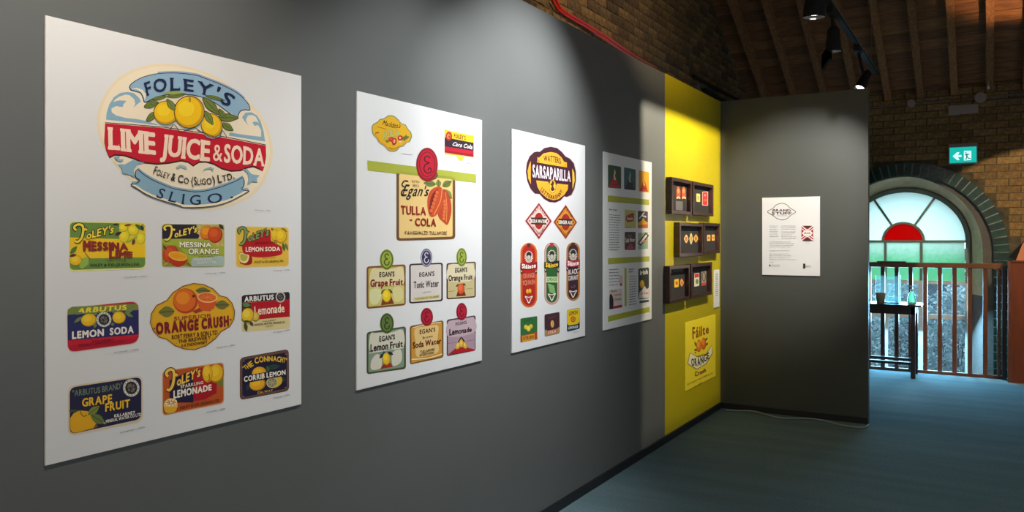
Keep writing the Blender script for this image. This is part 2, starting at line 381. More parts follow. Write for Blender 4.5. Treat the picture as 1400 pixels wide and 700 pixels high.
class Art:
    """flat printed artwork: coordinates are photo pixels, laid on a real plane by `place`"""
    def __init__(s, place, gain=1.0):
        s.place = place; s.gain = gain; s.V = []; s.F = []; s.C = []; s.lift = 0.0005; s.crop(0, 0, 1)
    def crop(s, ox, oy, sc): s.ox, s.oy, s.sc = ox, oy, sc; return s
    def _p(s, p): return (s.ox + p[0] / s.sc, s.oy + p[1] / s.sc)
    def raw(s, verts, faces, c):
        col = hexc(c, s.gain) if isinstance(c, str) else c
        n = len(s.V); s.lift += 0.00003
        s.V += [s.place(*s._p(v), s.lift + (v[2] * 0.000012 if len(v) > 2 else 0)) for v in verts]
        s.F += [tuple(i + n for i in f) for f in faces]; s.C += [col] * len(faces)
    def poly(s, pts, c, smooth=False):
        if smooth: pts = catmull(pts, True, 5)
        s.raw(pts, [tuple(range(len(pts)))], c); return s
    def ell(s, cx, cy, rx, ry, c, rot=0, n=24, a0=0, a1=360):
        r = radians(rot); pts = []
        m = n if a1 - a0 >= 360 else n + 1
        for k in range(m):
            t = radians(a0 + (a1 - a0) * k / n); x, y = rx * cos(t), ry * sin(t)
            pts.append((cx + x * cos(r) - y * sin(r), cy + x * sin(r) + y * cos(r)))
        return s.poly(pts, c)
    def ring(s, cx, cy, rx, ry, w, c, rot=0):
        r = radians(rot); pts = []
        for k in range(24):
            t = 2 * pi * k / 24; x, y = rx * cos(t), ry * sin(t)
            pts.append((cx + x * cos(r) - y * sin(r), cy + x * sin(r) + y * cos(r)))
        return s.line(pts, w, c, closed=True, smooth=False)
    def rr(s, q, r, c):
        """rounded quad: q = four corners, r = corner radius"""
        pts = []
        for i in range(4):
            P = Vector(q[i]); A = Vector(q[i - 1]); B = Vector(q[(i + 1) % 4])
            a = P + (A - P).normalized() * r; b = P + (B - P).normalized() * r
            for k in range(6):
                t = k / 5; pts.append(tuple(a * (1 - t) ** 2 + P * 2 * t * (1 - t) * 1.0 + b * t * t))
        return s.poly(pts, c)
    def quad(s, x0, y0, x1, y1, y2, y3, c, r=0):
        """x0..x1, top y0->y1, bottom right y2, bottom left y3"""
        q = [(x0, y0), (x1, y1), (x1, y2), (x0, y3)]
        return s.rr(q, r, c) if r else s.poly(q, c)
    def line(s, pts, w, c, closed=False, smooth=True, taper=False):
        if smooth: pts = catmull(pts, closed, 5)
        P = [Vector(p) for p in pts]; n = len(P)
        V = []; Fc = []
        for i, p in enumerate(P):
            if closed: d = P[(i + 1) % n] - P[i - 1]
            else: d = P[min(i + 1, n - 1)] - P[max(i - 1, 0)]
            if d.length < 1e-9: d = Vector((1, 0))
            d.normalize(); nn = Vector((-d.y, d.x))
            ww = w * 0.5
            if taper: ww *= max(0.12, sin(pi * min(1, (i + 0.5) / n)) ** 0.7)
            V += [tuple(p + nn * ww), tuple(p - nn * ww)]
        m = n if closed else n - 1
        for i in range(m):
            j = (i + 1) % n; Fc.append((2 * i, 2 * j, 2 * j + 1, 2 * i + 1))
        s.raw(V, Fc, c); return s
    def text(s, t, base, top, c, bold=0.0, outline=None, ow=0.03, **k):
        def at(P, u):
            if len(P) == 2: return Vector(P[0]).lerp(Vector(P[1]), u)
            n = len(P) - 1; f = min(max(u, 0), 1) * n; i = min(int(f), n - 1); t_ = f - i
            p1, p2 = Vector(P[i]), Vector(P[i + 1]); p0 = Vector(P[i - 1]) if i > 0 else 2 * p1 - p2; p3 = Vector(P[i + 2]) if i + 2 <= n else 2 * p2 - p1
            return 0.5 * ((2 * p1) + (p2 - p0) * t_ + (2 * p0 - 5 * p1 + 4 * p2 - p3) * t_ * t_ + (3 * p1 - p0 - 3 * p2 + p3) * t_ ** 3)
        def put(b, col):
            V, Fc = layout(t, b, **k)
            s.raw([(*at(base, u).lerp(at(top, u), v), ci) for u, v, ci in V], Fc, col)
            s.lift += 0.00011
        if outline: put(bold + ow, outline)
        put(bold, c); return s
    def t2(s, t, x0, y0, x1, y1, h0, h1, c, bold=0.0, **k):
        """text on a straight baseline (x0,y0)-(x1,y1) with cap heights h0,h1"""
        return s.text(t, [(x0, y0), (x1, y1)], [(x0, y0 - h0), (x1, y1 - h1)], c, bold, **k)
    def leaf(s, x0, y0, x1, y1, w, c='#5f7030', vein='#2e3a1c', outline=None):
        a = Vector((x0, y0)); b = Vector((x1, y1)); d = b - a; n = Vector((-d.y, d.x)).normalized() * w * 0.5
        pts = [a, a + d * .25 + n * .8, a + d * .55 + n, a + d * .82 + n * .5, b, a + d * .82 - n * .5, a + d * .55 - n, a + d * .25 - n * .8]
        pts = [tuple(p) for p in pts]
        if outline: s.line(pts, abs(w) * .16, outline, closed=True)
        s.poly(pts, c, smooth=True)
        s.line([tuple(a), tuple(a + d * .9)], max(abs(w) * .07, .5 / 1), vein, smooth=False); return s
    def fruit(s, cx, cy, rx, ry, c, shade, hi, rot=0, outline=None, nub=False):
        if outline: s.ell(cx, cy, rx * 1.05, ry * 1.05, outline, rot)
        s.ell(cx, cy, rx, ry, shade, rot)
        s.ell(cx - rx * .07, cy - ry * .07, rx * .9, ry * .9, c, rot)
        s.ell(cx - rx * .2, cy - ry * .22, rx * .55, ry * .5, hi, rot)
        if nub:
            r = radians(rot); s.ell(cx - rx * cos(r), cy - rx * sin(r), rx * .16, ry * .2, c, rot)
        return s
    def seal(s, cx, cy, rx, ry, c, c2, txt, tc):
        s.ell(cx, cy, rx, ry, c); s.ell(cx, cy, rx * .8, ry * .8, c2); s.ring(cx, cy, rx * .82, ry * .82, rx * .07, tc)
        # ornamental looping E
        e = [(.3, -.38), (.05, -.58), (-.27, -.38), (-.12, -.12), (.16, -.06), (-.15, .0), (-.36, .26), (-.1, .54), (.27, .45), (.38, .18)]
        s.line([(cx + rx * u, cy + ry * v) for u, v in e], rx * .15, tc)
        return s
    def cap(s, x0, y0, x1, y1, h, c='#6a645e'):
        return s.t2('Lithograph / c.1950s', x0, y0, x1, y1, h, h, c, 0.01)
    def build(s, name, parent, label=None, material=None):
        me_v = s.V
        o = mk(name, me_v, s.F, material or M['print'], parent)
        at = o.data.color_attributes.new('ink', 'FLOAT_COLOR', 'CORNER')
        buf = []
        for f, c in zip(s.F, s.C): buf += [c[0], c[1], c[2], 1.0] * len(f)
        at.data.foreach_set('color', buf)
        if label: o['label'] = label
        return o
# ================================================================ structure
EYP = on_x(985, 327, 0.0).y         # y of the end partition face
HW = 2.63                           # height of the exhibition walls
YEL0 = on_x(909, 327, 0.0).y
GX = -0.70                          # brick gable wall behind the panels
FY = 10.50                          # far brick wall
EAVE = 3.21; SL = 0.53              # roof eave and slope
RIDGE_Y = 4.6
def roofz(y): return EAVE + SL * (FY - y) if y > RIDGE_Y else EAVE + SL * (FY - RIDGE_Y) - SL * (RIDGE_Y - y)

floor = struct(mkg('floor', g_box(-.8, -3.2, -.12, 4.6, 9.70, 0.0), M['carpet']))
wl_ = struct(mkg('wall_left', g_box(-.09, -3.0, 0.0, 0.0, YEL0 - .001, HW), M['wall_grey']))
yp = mkg('display_panel', g_box(-.09, YEL0 + .001, 0.0, 0.0005, EYP + .08, HW + .004, .001), M['yellow']); tag(yp, 'yellow painted wall panel at the end of the grey wall', 'panel')
PXR = on_y(1187, 327, EYP).x
we = struct(mkg('wall_end', g_box(.001, EYP, 0.0, PXR, EYP + .075, HW + .006), M['wall_end']))
struct(mkg('baseboard_left', g_box(.0, -3.0, .0, .014, EYP, .05), M['black']))
struct(mkg('baseboard_end', g_box(.014, EYP - .016, .0, PXR, EYP, .045), M['black']))
# dark shelf of sub-frame behind the panel tops
struct(mkg('trim_1', g_box(-.13, -3.0, HW - .12, -.09, EYP, HW - .02), M['dark_wood']))

# --- gable wall of brick behind the panels
gw = struct(mkg('wall_gable', g_prism([(GX, -3.2, -.12), (GX, FY + .3, -.12), (GX, FY + .3, EAVE + .1), (GX, RIDGE_Y, roofz(RIDGE_Y) + .2), (GX, -3.2, roofz(-3.2) + .2)], (-.2, 0, 0)), M['mortar']))
def brick_mesh(name, w, h, d, m, axis):
    b = .004
    g = g_box(-w / 2, 0, -h / 2, w / 2, d, h / 2) if axis == 'y' else g_box(0, -w / 2, -h / 2, d, w / 2, h / 2)
    me = bpy.data.meshes.new(name); me.from_pydata(g[0], [], g[1]); me.materials.append(m); me.update(); return me
BW, BH = .222, .070; PW, PH = .234, .082
bm_g = brick_mesh('brick', BW, BH, .022, M['brick_near'], 'x')
rb = random.Random(5)
def visible(p, mx=30):
    u, v, w = proj(p); return w > .3 and -mx < u < 1400 + mx and -mx < v < 700 + mx, (u, v, w)
cand = []; rest = []
for r in range(int((6.2 - 2.3) / PH)):
    z = 2.3 + r * PH
    for k in range(48):
        y = -.4 + k * PW + (PW / 2 if r % 2 else 0)
        if y > FY - .1 or z > roofz(y) - .03: continue
        ok, (u, v, w) = visible((GX, y, z), 12)
        if not ok: rest.append((y, z)); continue
        # hidden behind the panels?
        t = (0.0 - CX) / (GX - CX); hz = CZ + (z - CZ) * t; hy = y * t
        if hy < EYP and hz < HW - .05: continue
        if hy >= EYP:                      # behind the end partition
            tt = EYP / y; xx = CX + (GX - CX) * tt; zz = CZ + (z - CZ) * tt
            if xx < PXR and zz < HW - .05: continue
        cand.append((w, y, z))
cand.sort()
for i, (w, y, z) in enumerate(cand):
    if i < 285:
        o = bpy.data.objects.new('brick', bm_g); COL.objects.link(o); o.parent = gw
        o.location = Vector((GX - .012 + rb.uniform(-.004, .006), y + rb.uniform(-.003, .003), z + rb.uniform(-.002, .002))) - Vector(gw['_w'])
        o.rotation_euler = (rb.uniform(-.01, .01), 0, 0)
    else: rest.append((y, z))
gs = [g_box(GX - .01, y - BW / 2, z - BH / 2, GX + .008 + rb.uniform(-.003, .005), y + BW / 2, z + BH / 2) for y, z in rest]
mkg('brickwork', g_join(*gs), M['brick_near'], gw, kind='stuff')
for c in gw.children:
    if c.name.startswith('brickwork'): c['kind'] = 'stuff'

# --- far wall with the arched opening
AC = on_y(1237, 344, FY); ACX, ACZ = AC.x, AC.z; RI, RO = .905, 1.056
VOID = -1.6
arc = [(ACX + RI * cos(t), ACZ + RI * sin(t)) for t in [pi * k / 24 for k in range(25)]]
hole = [(ACX + RI, VOID)] + arc + [(ACX - RI, VOID)]
outer = [(-.9, VOID), (-.9, EAVE + .35), (4.6, EAVE + .35), (4.6, VOID)]
poly = [(x, FY, z) for x, z in hole[::-1]] + [(4.6, FY, VOID)] + [(4.6, FY, EAVE + .35), (-.9, FY, EAVE + .35), (-.9, FY, VOID)]
# ordered ring: left foot .. arch .. right foot .. right edge .. top .. left edge
poly = [(-.9, FY, VOID)] + [(x, FY, z) for x, z in hole[::-1]] + [(4.6, FY, VOID), (4.6, FY, EAVE + .35), (-.9, FY, EAVE + .35)]
fw = struct(mkg('wall_far', g_prism(poly, (0, .10, 0)), M['mortar']))
bm_f = brick_mesh('brick', BW, BH, .03, M['brick_far'], 'y')
cand = []; rest = []
for r in range(int((EAVE + .1 + .9) / PH)):
    z = -.9 + r * PH + .04
    for k in range(24):
        x = -.75 + k * PW + (PW / 2 if r % 2 else 0)
        if x > 4.5: continue
        def clash(xx): return ((xx - ACX) ** 2 + (z - ACZ) ** 2 < (RO + .02) ** 2) if z > ACZ else abs(xx - ACX) < RO + .01
        cl, cr = clash(x - BW / 2), clash(x + BW / 2)
        if cl and cr: continue
        w = BW; xc = x
        if clash(x) and not (cl and cr) and (cl or cr):
            w = BW * .45; xc = x + (BW / 2 - w / 2) * (1 if cl else -1)
            if clash(xc - w / 2) or clash(xc + w / 2): continue
        elif cl or cr:
            w = BW * .5; xc = x + (BW / 4) * (1 if cl else -1)
            if clash(xc - w / 2) or clash(xc + w / 2): continue
        ok, (u, v, d) = visible((x, FY, z), 10)
        vis = ok and u > 1180 and v < 520
        (cand if vis else rest).append((-u * 0 - abs(v - 250) * -1, xc, z, w))
cand.sort()
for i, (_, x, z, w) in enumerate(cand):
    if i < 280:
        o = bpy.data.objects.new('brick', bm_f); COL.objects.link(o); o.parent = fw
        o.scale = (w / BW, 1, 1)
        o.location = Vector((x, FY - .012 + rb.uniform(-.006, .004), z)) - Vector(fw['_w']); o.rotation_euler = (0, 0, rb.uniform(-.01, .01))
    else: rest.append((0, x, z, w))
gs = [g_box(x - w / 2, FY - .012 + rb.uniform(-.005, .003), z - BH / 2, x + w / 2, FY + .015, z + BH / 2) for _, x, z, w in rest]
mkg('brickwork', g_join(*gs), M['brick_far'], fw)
for c in fw.children:
    if c.name.startswith('brickwork'): c['kind'] = 'stuff'
# pale mortar bed behind the glazed bricks
tm = [pi * k / 40 for k in range(41)]
inn_ = [(ACX + (RI + .004) * cos(t), ACZ + (RI + .004) * sin(t)) for t in tm]; out_ = [(ACX + (RO - .004) * cos(t), ACZ + (RO - .004) * sin(t)) for t in tm]
loop_ = [(ACX + RO - .004, -.75)] + out_ + [(ACX - RO + .004, -.75), (ACX - RI - .004, -.75)] + inn_[::-1] + [(ACX + RI + .004, -.75)]
mkg('mortar_bed', g_prism([(x, FY - .022, z) for x, z in loop_], (0, .03, 0)), mat('pale_arch_mortar', (.26, .27, .24), .9, noise=.2), fw)
# green glazed brick arch ring + quoins
n = 36
for k in range(n):
    t0 = pi * (k + .07) / n; t1 = pi * (k + .93) / n
    q = [(ACX + R * cos(t), FY - .03, ACZ + R * sin(t)) for R, t in ((RI, t0), (RO, t0), (RO, t1), (RI, t1))]
    mkg('glazed_brick', g_prism(q, (0, .06, 0)), M['brick_green'], fw)
for s_ in (-1, 1):
    z = ACZ - .004; k = 0
    while z > -.75:
        wd = RO if k % 2 else RO + .04
        a0, a1 = sorted((ACX + s_ * RI, ACX + s_ * wd))
        mkg('glazed_brick', g_box(a0, FY - .03, z - .084, a1, FY + .03, z), M['brick_green'], fw)
        z -= .094; k += 1
# grey plaster crescent (painted order of the arch) and cream splayed reveal
GCx, GCz = ACX - .085, ACZ + .02; GR = .885
WY = 10.86                                    # plane of the window frame
wc = on_y(1236.5, 330, WY); WCX, WCZ = wc.x, wc.z; RX, RZ = .655, .605
th = [pi * k / 24 for k in range(25)]
def outer_pts(): return [(ACX + RI * 1.001 * cos(t), ACZ + RI * sin(t)) for t in th]
def mid_pts():
    out = []
    for t in th:
        x, z = GCx + GR * cos(t), GCz + GR * sin(t)
        d = math.hypot(x - ACX, z - ACZ)
        if d > RI - .012: x, z = ACX + (x - ACX) * (RI - .012) / d, ACZ + (z - ACZ) * (RI - .012) / d
        out.append((x, z))
    return out
def win_pts(e=.0): return [(WCX + (RX + e) * cos(t), WCZ + (RZ + e) * sin(t)) for t in th]
def strip(A, Ya, B, Yb, zbot=VOID):
    A = [(A[0][0], zbot)] + A + [(A[-1][0], zbot)]; B = [(B[0][0], zbot)] + B + [(B[-1][0], zbot)]
    n = len(A); V = [(x, Ya, z) for x, z in A] + [(x, Yb, z) for x, z in B]
    return V, [(i, i + 1, n + i + 1, n + i) for i in range(n - 1)]
struct(mkg('trim_2', strip(outer_pts(), FY + .012, mid_pts(), FY + .02), M['plaster_grey']))
struct(mkg('trim_3', strip(mid_pts(), FY + .02, win_pts(.05), WY + .02, .80), M['plaster_cream'], smooth=True))
struct(mkg('trim_4', g_join(*[((lambda A, B: ([(A, FY + .02, .80), (A, FY + .02, VOID), (B, WY + .02, VOID), (B, WY + .02, .80)], [(0, 1, 2, 3)]))(a_, b_)) for a_, b_ in
      ((mid_pts()[0][0], WCX + RX + .05), (mid_pts()[-1][0], WCX - RX - .05))]), M['plaster_grey']))
# backing ring that closes the wall round the window frame
bk = [(x, z) for x, z in win_pts(.04)]
far_ring = [(-.9, VOID)] + [(WCX - RX - .04, VOID)] + bk[::-1] + [(WCX + RX + .04, VOID), (4.6, VOID), (4.6, 4.0), (-.9, 4.0)]
struct(mkg('wall_outer', g_prism([(x, WY + .03, z) for x, z in far_ring], (0, .22, 0)), M['hedge_wall']))

# --- arched window
win = root('window_1', (WCX, WY, VOID)); struct(win)
T0 = WCZ                                        # transom heights (springing, green/clear, lower)
T1 = on_y(1236, 385, WY).z; T2 = on_y(1236, 431, WY).z; T3 = on_y(1236, 508, WY).z; T4 = -1.1
MX = [on_y(1210.5, 350, WY).x, on_y(1259.5, 350, WY).x]
wf, ww_ = M['frame_green'], M['frame_white']
A = win_pts(.05); B = win_pts(0.0)
arch_ring = ([(x, WY - .035, z) for x, z in A] + [(x, WY - .035, z) for x, z in B] + [(x, WY + .03, z) for x, z in A] + [(x, WY + .03, z) for x, z in B])
m_ = len(A); Fc = []
for i in range(m_ - 1):
    Fc += [(i, i + 1, m_ + i + 1, m_ + i), (m_ + i, m_ + i + 1, 3 * m_ + i + 1, 3 * m_ + i), (2 * m_ + i, 2 * m_ + i + 1, 3 * m_ + i + 1, 3 * m_ + i), (i, i + 1, 2 * m_ + i + 1, 2 * m_ + i)]
mk('arched_frame', arch_ring, Fc, wf, win)
for s_ in (-1, 1):
    a0, a1 = sorted((WCX + s_ * RX, WCX + s_ * (RX + .05))); mkg('jamb', g_box(a0, WY - .035, T1, a1, WY + .03, WCZ), wf, win); mkg('jamb', g_box(a0 - .005, WY - .035, VOID, a1 + .005, WY + .03, T1), ww_, win)
mkg('transom', g_box(WCX - RX, WY - .025, T0 - .014, WCX + RX, WY + .02, T0 + .014), wf, win)
for z, m2, h in ((T1, ww_, .02), (T2, ww_, .028), (T3, ww_, .03)):
    mkg('transom', g_box(WCX - RX, WY - .025, z - h, WCX + RX, WY + .02, z + h), m2, win)
for x in MX:
    mkg('mullion', g_box(x - .014, WY - .022, T1, x + .014, WY + .018, T0), wf, win); mkg('mullion', g_box(x - .03, WY - .022, VOID, x + .03, WY + .018, T1), ww_, win)
rr1 = .215
cx0, cz0 = (MX[0] + MX[1]) / 2, WCZ
pts = [(cx0 + rr1 * cos(t), cz0 + rr1 * sin(t)) for t in th]; pt2 = [(cx0 + (rr1 + .026) * cos(t), cz0 + (rr1 + .026) * sin(t)) for t in th]
V = [(x, WY - .022, z) for x, z in pts] + [(x, WY - .022, z) for x, z in pt2] + [(x, WY + .018, z) for x, z in pts] + [(x, WY + .018, z) for x, z in pt2]
mk('glazing_bar', V, [q for i in range(m_ - 1) for q in ((i, i + 1, m_ + i + 1, m_ + i), (m_ + i, m_ + i + 1, 3 * m_ + i + 1, 3 * m_ + i), (i, i + 1, 2 * m_ + i + 1, 2 * m_ + i), (2 * m_ + i, 2 * m_ + i + 1, 3 * m_ + i + 1, 3 * m_ + i))], wf, win)
for ang in (57, 122):
    t = radians(ang); d = Vector((cos(t), 0, sin(t))); nn = Vector((-sin(t), 0, cos(t))) * .012
    # length out to the elliptical frame
    L = 1.0
    for k in range(200):
        L = .2 + k * .003; x, z = cx0 + L * d.x, cz0 + L * d.z
        if ((x - WCX) / RX) ** 2 + ((z - WCZ) / RZ) ** 2 > 1: break
    p0 = Vector((cx0, WY - .02, cz0)) + d * (rr1 + .02); p1 = Vector((cx0, WY - .02, cz0)) + d * L
    mkg('glazing_bar', g_prism([p0 - nn, p0 + nn, p1 + nn, p1 - nn], (0, .036, 0)), wf, win)
def ell_pt(ang):
    t = radians(ang)
    for k in range(400):
        L = .2 + k * .0015; x, z = cx0 + L * cos(t), cz0 + L * sin(t)
        if ((x - WCX) / RX) ** 2 + ((z - WCZ) / RZ) ** 2 > 1: break
    return (x, z)
def pane(poly2, m, d=.004):
    mkg('pane', g_prism([(x, WY, z) for x, z in poly2], (0, d, 0)), m, win)
pane(pts, M['pane_red'])
for a0, a1 in ((0, 57), (57, 122), (122, 180)):
    k = 10; inn = [(cx0 + (rr1 + .01) * cos(radians(a0 + (a1 - a0) * i / k)), cz0 + (rr1 + .01) * sin(radians(a0 + (a1 - a0) * i / k))) for i in range(k + 1)]
    pane(inn + [ell_pt(a0 + (a1 - a0) * i / k) for i in range(k, -1, -1)], M['pane_white'])
xs = [WCX - RX, MX[0], MX[1], WCX + RX]
TG = on_y(1236, 347, WY).z
for i in range(3):
    x0, x1 = xs[i] + .01, xs[i + 1] - .01
    pane([(x0, T1), (x1, T1), (x1, T0), (x0, T0)], M['pane_green'])
    for za, zb in ((T2, T1), (T3, T2), (VOID + .3, T3)):
        pane([(x0, za), (x1, za), (x1, zb), (x0, zb)], M['pane_clear'])

# --- stair void in front of the window
struct(mkg('wall_backdrop', g_box(-4, 14.2, VOID - .1, 7, 14.4, 1.3), M['hedge_wall']))  # added dark backdrop that hides the bright sky behind the shrubs
struct(mkg('trim_5', g_box(-.8, 9.70, VOID - .1, 4.6, FY + .6, VOID), M['plaster_grey']))
struct(mkg('trim_6', g_box(-.8, 9.66, VOID, 4.6, 9.70, -.0005), M['dark_wood']))

# --- roof: boards on rafters
ceil = root('ceiling', (1.9, RIDGE_Y, roofz(RIDGE_Y))); struct(ceil)
L = math.hypot(1, SL); dn = Vector((0, 1 / L, -SL / L)); up_n = Vector((0, SL / L, 1 / L))
pm = {}
yb_ = FY + .1; w_ = .165
npl = 0
Y = yb_
while Y > RIDGE_Y:
    y0 = Y - w_ / L
    a_ = Vector((0, y0 + .004, roofz(y0 + .004))); b_ = Vector((0, Y, roofz(Y) if Y < FY + .2 else EAVE))
    b_ = Vector((0, Y, EAVE + SL * (FY - Y)))
    h = rb.uniform(-.003, .004)
    q = [Vector((-.9, p.y, p.z)) + up_n * h for p in (a_, b_)]
    V = [q[0], q[1], q[1] + up_n * .025, q[0] + up_n * .025]; V = V + [v + Vector((5.5, 0, 0)) for v in V]
    mk('board', V, [(0, 1, 2, 3), (4, 7, 6, 5), (0, 4, 5, 1), (1, 5, 6, 2), (2, 6, 7, 3), (3, 7, 4, 0)], M['plank'], ceil)
    Y = y0; npl += 1
# near slope of the roof (behind the viewer)
V = [Vector((-.9, RIDGE_Y, roofz(RIDGE_Y))), Vector((4.6, RIDGE_Y, roofz(RIDGE_Y))), Vector((4.6, -3.3, roofz(-3.3))), Vector((-.9, -3.3, roofz(-3.3)))]
mkg('board', g_prism(V, (0, 0, .05)), M['plank'], ceil)
# backing over the boards keeps the sky out
V = [Vector((-.95, RIDGE_Y - .02, roofz(RIDGE_Y) + .08)), Vector((4.65, RIDGE_Y - .02, roofz(RIDGE_Y) + .08)), Vector((4.65, FY + .5, EAVE - SL * .5 + .08)), Vector((-.95, FY + .5, EAVE - SL * .5 + .08))]
mkg('roof_deck', g_prism(V, (0, 0, .05)), M['dark_wood'], ceil)
def roof_x(px, py):
    d = ray(px, py)      # z = EAVE+SL*(FY-y)
    t = (EAVE + SL * FY - CZ) / (d.z + SL * d.y); return (CAMP + d * t)
x1246 = roof_x(1246, 0).x; x1299 = roof_x(1299, 0).x; step = x1299 - x1246
print('RAFTER', x1246, step, roof_x(1196, 0).x, roof_x(1352, 0).x)
k = -8
for k in range(-7, 9):
    x = x1246 + step * k
    if x < GX + .05 or x > 4.5: continue
    hw = .036; dpt = .10
    p0 = Vector((x, RIDGE_Y, roofz(RIDGE_Y))); p1 = Vector((x, FY + .02, EAVE - SL * .02))
    sx = Vector((hw, 0, 0)); o_ = up_n * -.003; dd = up_n * -dpt
    V = [p0 - sx + o_, p0 + sx + o_, p0 + sx + dd, p0 - sx + dd, p1 - sx + o_, p1 + sx + o_, p1 + sx + dd, p1 - sx + dd]
    mk('rafter', V, [(0, 3, 2, 1), (4, 5, 6, 7), (0, 1, 5, 4), (1, 2, 6, 5), (2, 3, 7, 6), (3, 0, 4, 7)], M['rafter'], ceil)
struct(mkg('wall_right', g_prism([(4.45, -3.2, -.12), (4.45, FY + .3, -.12), (4.45, FY + .3, EAVE + .1), (4.45, RIDGE_Y, roofz(RIDGE_Y) + .2), (4.45, -3.2, roofz(-3.2) + .2)], (.2, 0, 0)), M['right_wall']))
struct(mkg('wall_near', g_box(-.9, -3.3, -.12, 4.65, -3.05, roofz(-3.2) + .1), M['right_wall']))
# ================================================================ posters with printed bottle labels
PX = 0.007
def wplace(base):
    return lambda px, py, l: on_x(px, py, base + l)

def board(name, x0, x1, y0, y1, label, cat='poster', thick=PX, wall=0.0, group=None, ymid=None):
    """board on the left wall: photo columns x0..x1, top row y0 and bottom row y1 at column x0"""
    a = on_x(x0, y0, thick); b = on_x(x0, y1, thick); c = on_x(x1, y0, thick)
    o = mkg(name, g_box(wall + .0006, a.y, b.z, thick, c.y, a.z, .0012), M['board'])
    tag(o, label, cat, group); return o

CREAM = '#e9d9b8'; NAVY = '#1c2340'; BLUE = '#86a8ba'; RED = '#bf1424'
# ---------------- poster 1
P1 = board('poster', 62, 412, 20.5, 637, 'large white poster with an oval lime juice and soda label above nine small fruit labels')
def new(): return Art(wplace(PX))
def tw(ox, oy, s): return lambda pts: [(ox + x / s, oy + y / s) for x, y in pts]
tA, tB, tC, tD, tO = tw(130, 80, 7), tw(250, 80, 7), tw(130, 180, 6.364), tw(250, 180, 6.364), tw(120, 70, 3.043)
a = new()
oval = [(38, 300), (50, 225), (90, 150), (150, 95), (240, 60), (330, 52), (430, 68), (530, 105), (620, 165), (700, 240), (745, 310), (768, 390), (765, 460),
        (735, 540), (690, 595), (620, 635), (540, 655), (460, 660), (380, 645), (300, 610), (220, 570), (150, 510), (90, 440), (52, 370)]
ov = tO(oval)
a.poly(ov, '#e6d2ae', True)
cxo, cyo = 252.5, 186.5
a.poly([(cxo + (x - cxo) * .965, cyo + (y - cyo) * .965) for x, y in ov], '#ead9bd', True)
# blue swooshes
a.poly(tA([(105, 585), (110, 520), (135, 440), (180, 370), (240, 330), (310, 320), (370, 330), (420, 375), (440, 410), (400, 440), (370, 470), (385, 430),
           (375, 390), (330, 350), (290, 345), (230, 365), (185, 400), (175, 415), (230, 400), (300, 405), (270, 440), (265, 465), (200, 455), (155, 480),
           (160, 515), (200, 545), (300, 570), (400, 580), (500, 600), (590, 630), (600, 640), (400, 615), (250, 600)]), BLUE)
a.poly([(331, 160), (335.7, 154), (344, 153.5), (351.4, 158), (356.5, 166), (360.5, 180), (362.5, 193.5), (340, 190), (313, 185.5), (314, 181), (335, 184.5),
        (357, 187), (357, 178), (353, 171), (348, 172), (345, 167), (350, 166), (354, 168), (350, 160), (345, 157), (339, 158), (336, 164), (339.5, 171), (334, 165)], BLUE)
# red band
redp = tO([(72, 300), (300, 318), (480, 345), (620, 370), (741, 393), (742, 440), (735, 480), (728, 500)]) + \
    tD([(690, 345), (660, 315), (610, 295), (560, 305), (500, 330), (420, 335), (340, 315), (270, 275), (200, 255), (140, 258), (90, 290)]) + \
    tC([(810, 258), (750, 245), (650, 265), (540, 275), (420, 262), (330, 225), (250, 200), (170, 195), (125, 218), (95, 150), (80, 80)])
a.poly([(x, y + 2.4) for x, y in redp[9:]] + redp[:9], '#43201f')
a.poly(redp, '#c2142a')
a.line(tO([(72, 297), (300, 315), (480, 341), (620, 366), (741, 390)]), 1.1, '#2a1a26')
a.text('LIME', tO([(84, 403), (284, 428)]), tO([(82, 320), (281, 343)]), '#f0d2b8', .045, gap=.05, serif=.15)
a.text('JUICE', tO([(302, 430), (508, 456)]), tO([(310, 349), (511, 378)]), '#f0d2b8', .045, gap=.05, serif=.15)
a.text('&', tO([(521, 454), (560, 459)]), tO([(521, 386), (562, 391)]), '#f0d2b8', .01)
a.text('SODA', tO([(566, 460), (735, 476)]), tO([(568, 388), (737, 410)]), '#f0d2b8', .04, gap=.05, serif=.14)
# top banner
ban = tA([(330, 275), (350, 240), (420, 195), (500, 165), (600, 145), (740, 138), (860, 145), (980, 163)]) + \
    tB([(200, 185), (320, 230), (430, 280), (520, 330), (590, 390), (635, 450), (640, 495), (600, 490), (555, 500), (530, 540), (515, 575), (440, 520),
        (360, 460), (280, 410), (200, 375), (100, 350)]) + tA([(860, 345), (740, 345), (640, 355), (560, 380), (480, 420), (460, 380), (440, 335), (400, 315), (350, 305)])
a.line([(x, y - 1.6) for x, y in ban[4:13]], 2.2, '#8fa6bf')
a.poly(ban, '#8cabc0')
a.poly(tA([(345, 288), (400, 296), (440, 320), (470, 375), (476, 405), (490, 345), (455, 300), (400, 280)]), CREAM)
a.poly(tB([(455, 520), (470, 525), (505, 565), (490, 563)]), CREAM)
a.line(ban, 1.0, '#1d1a30', closed=True)
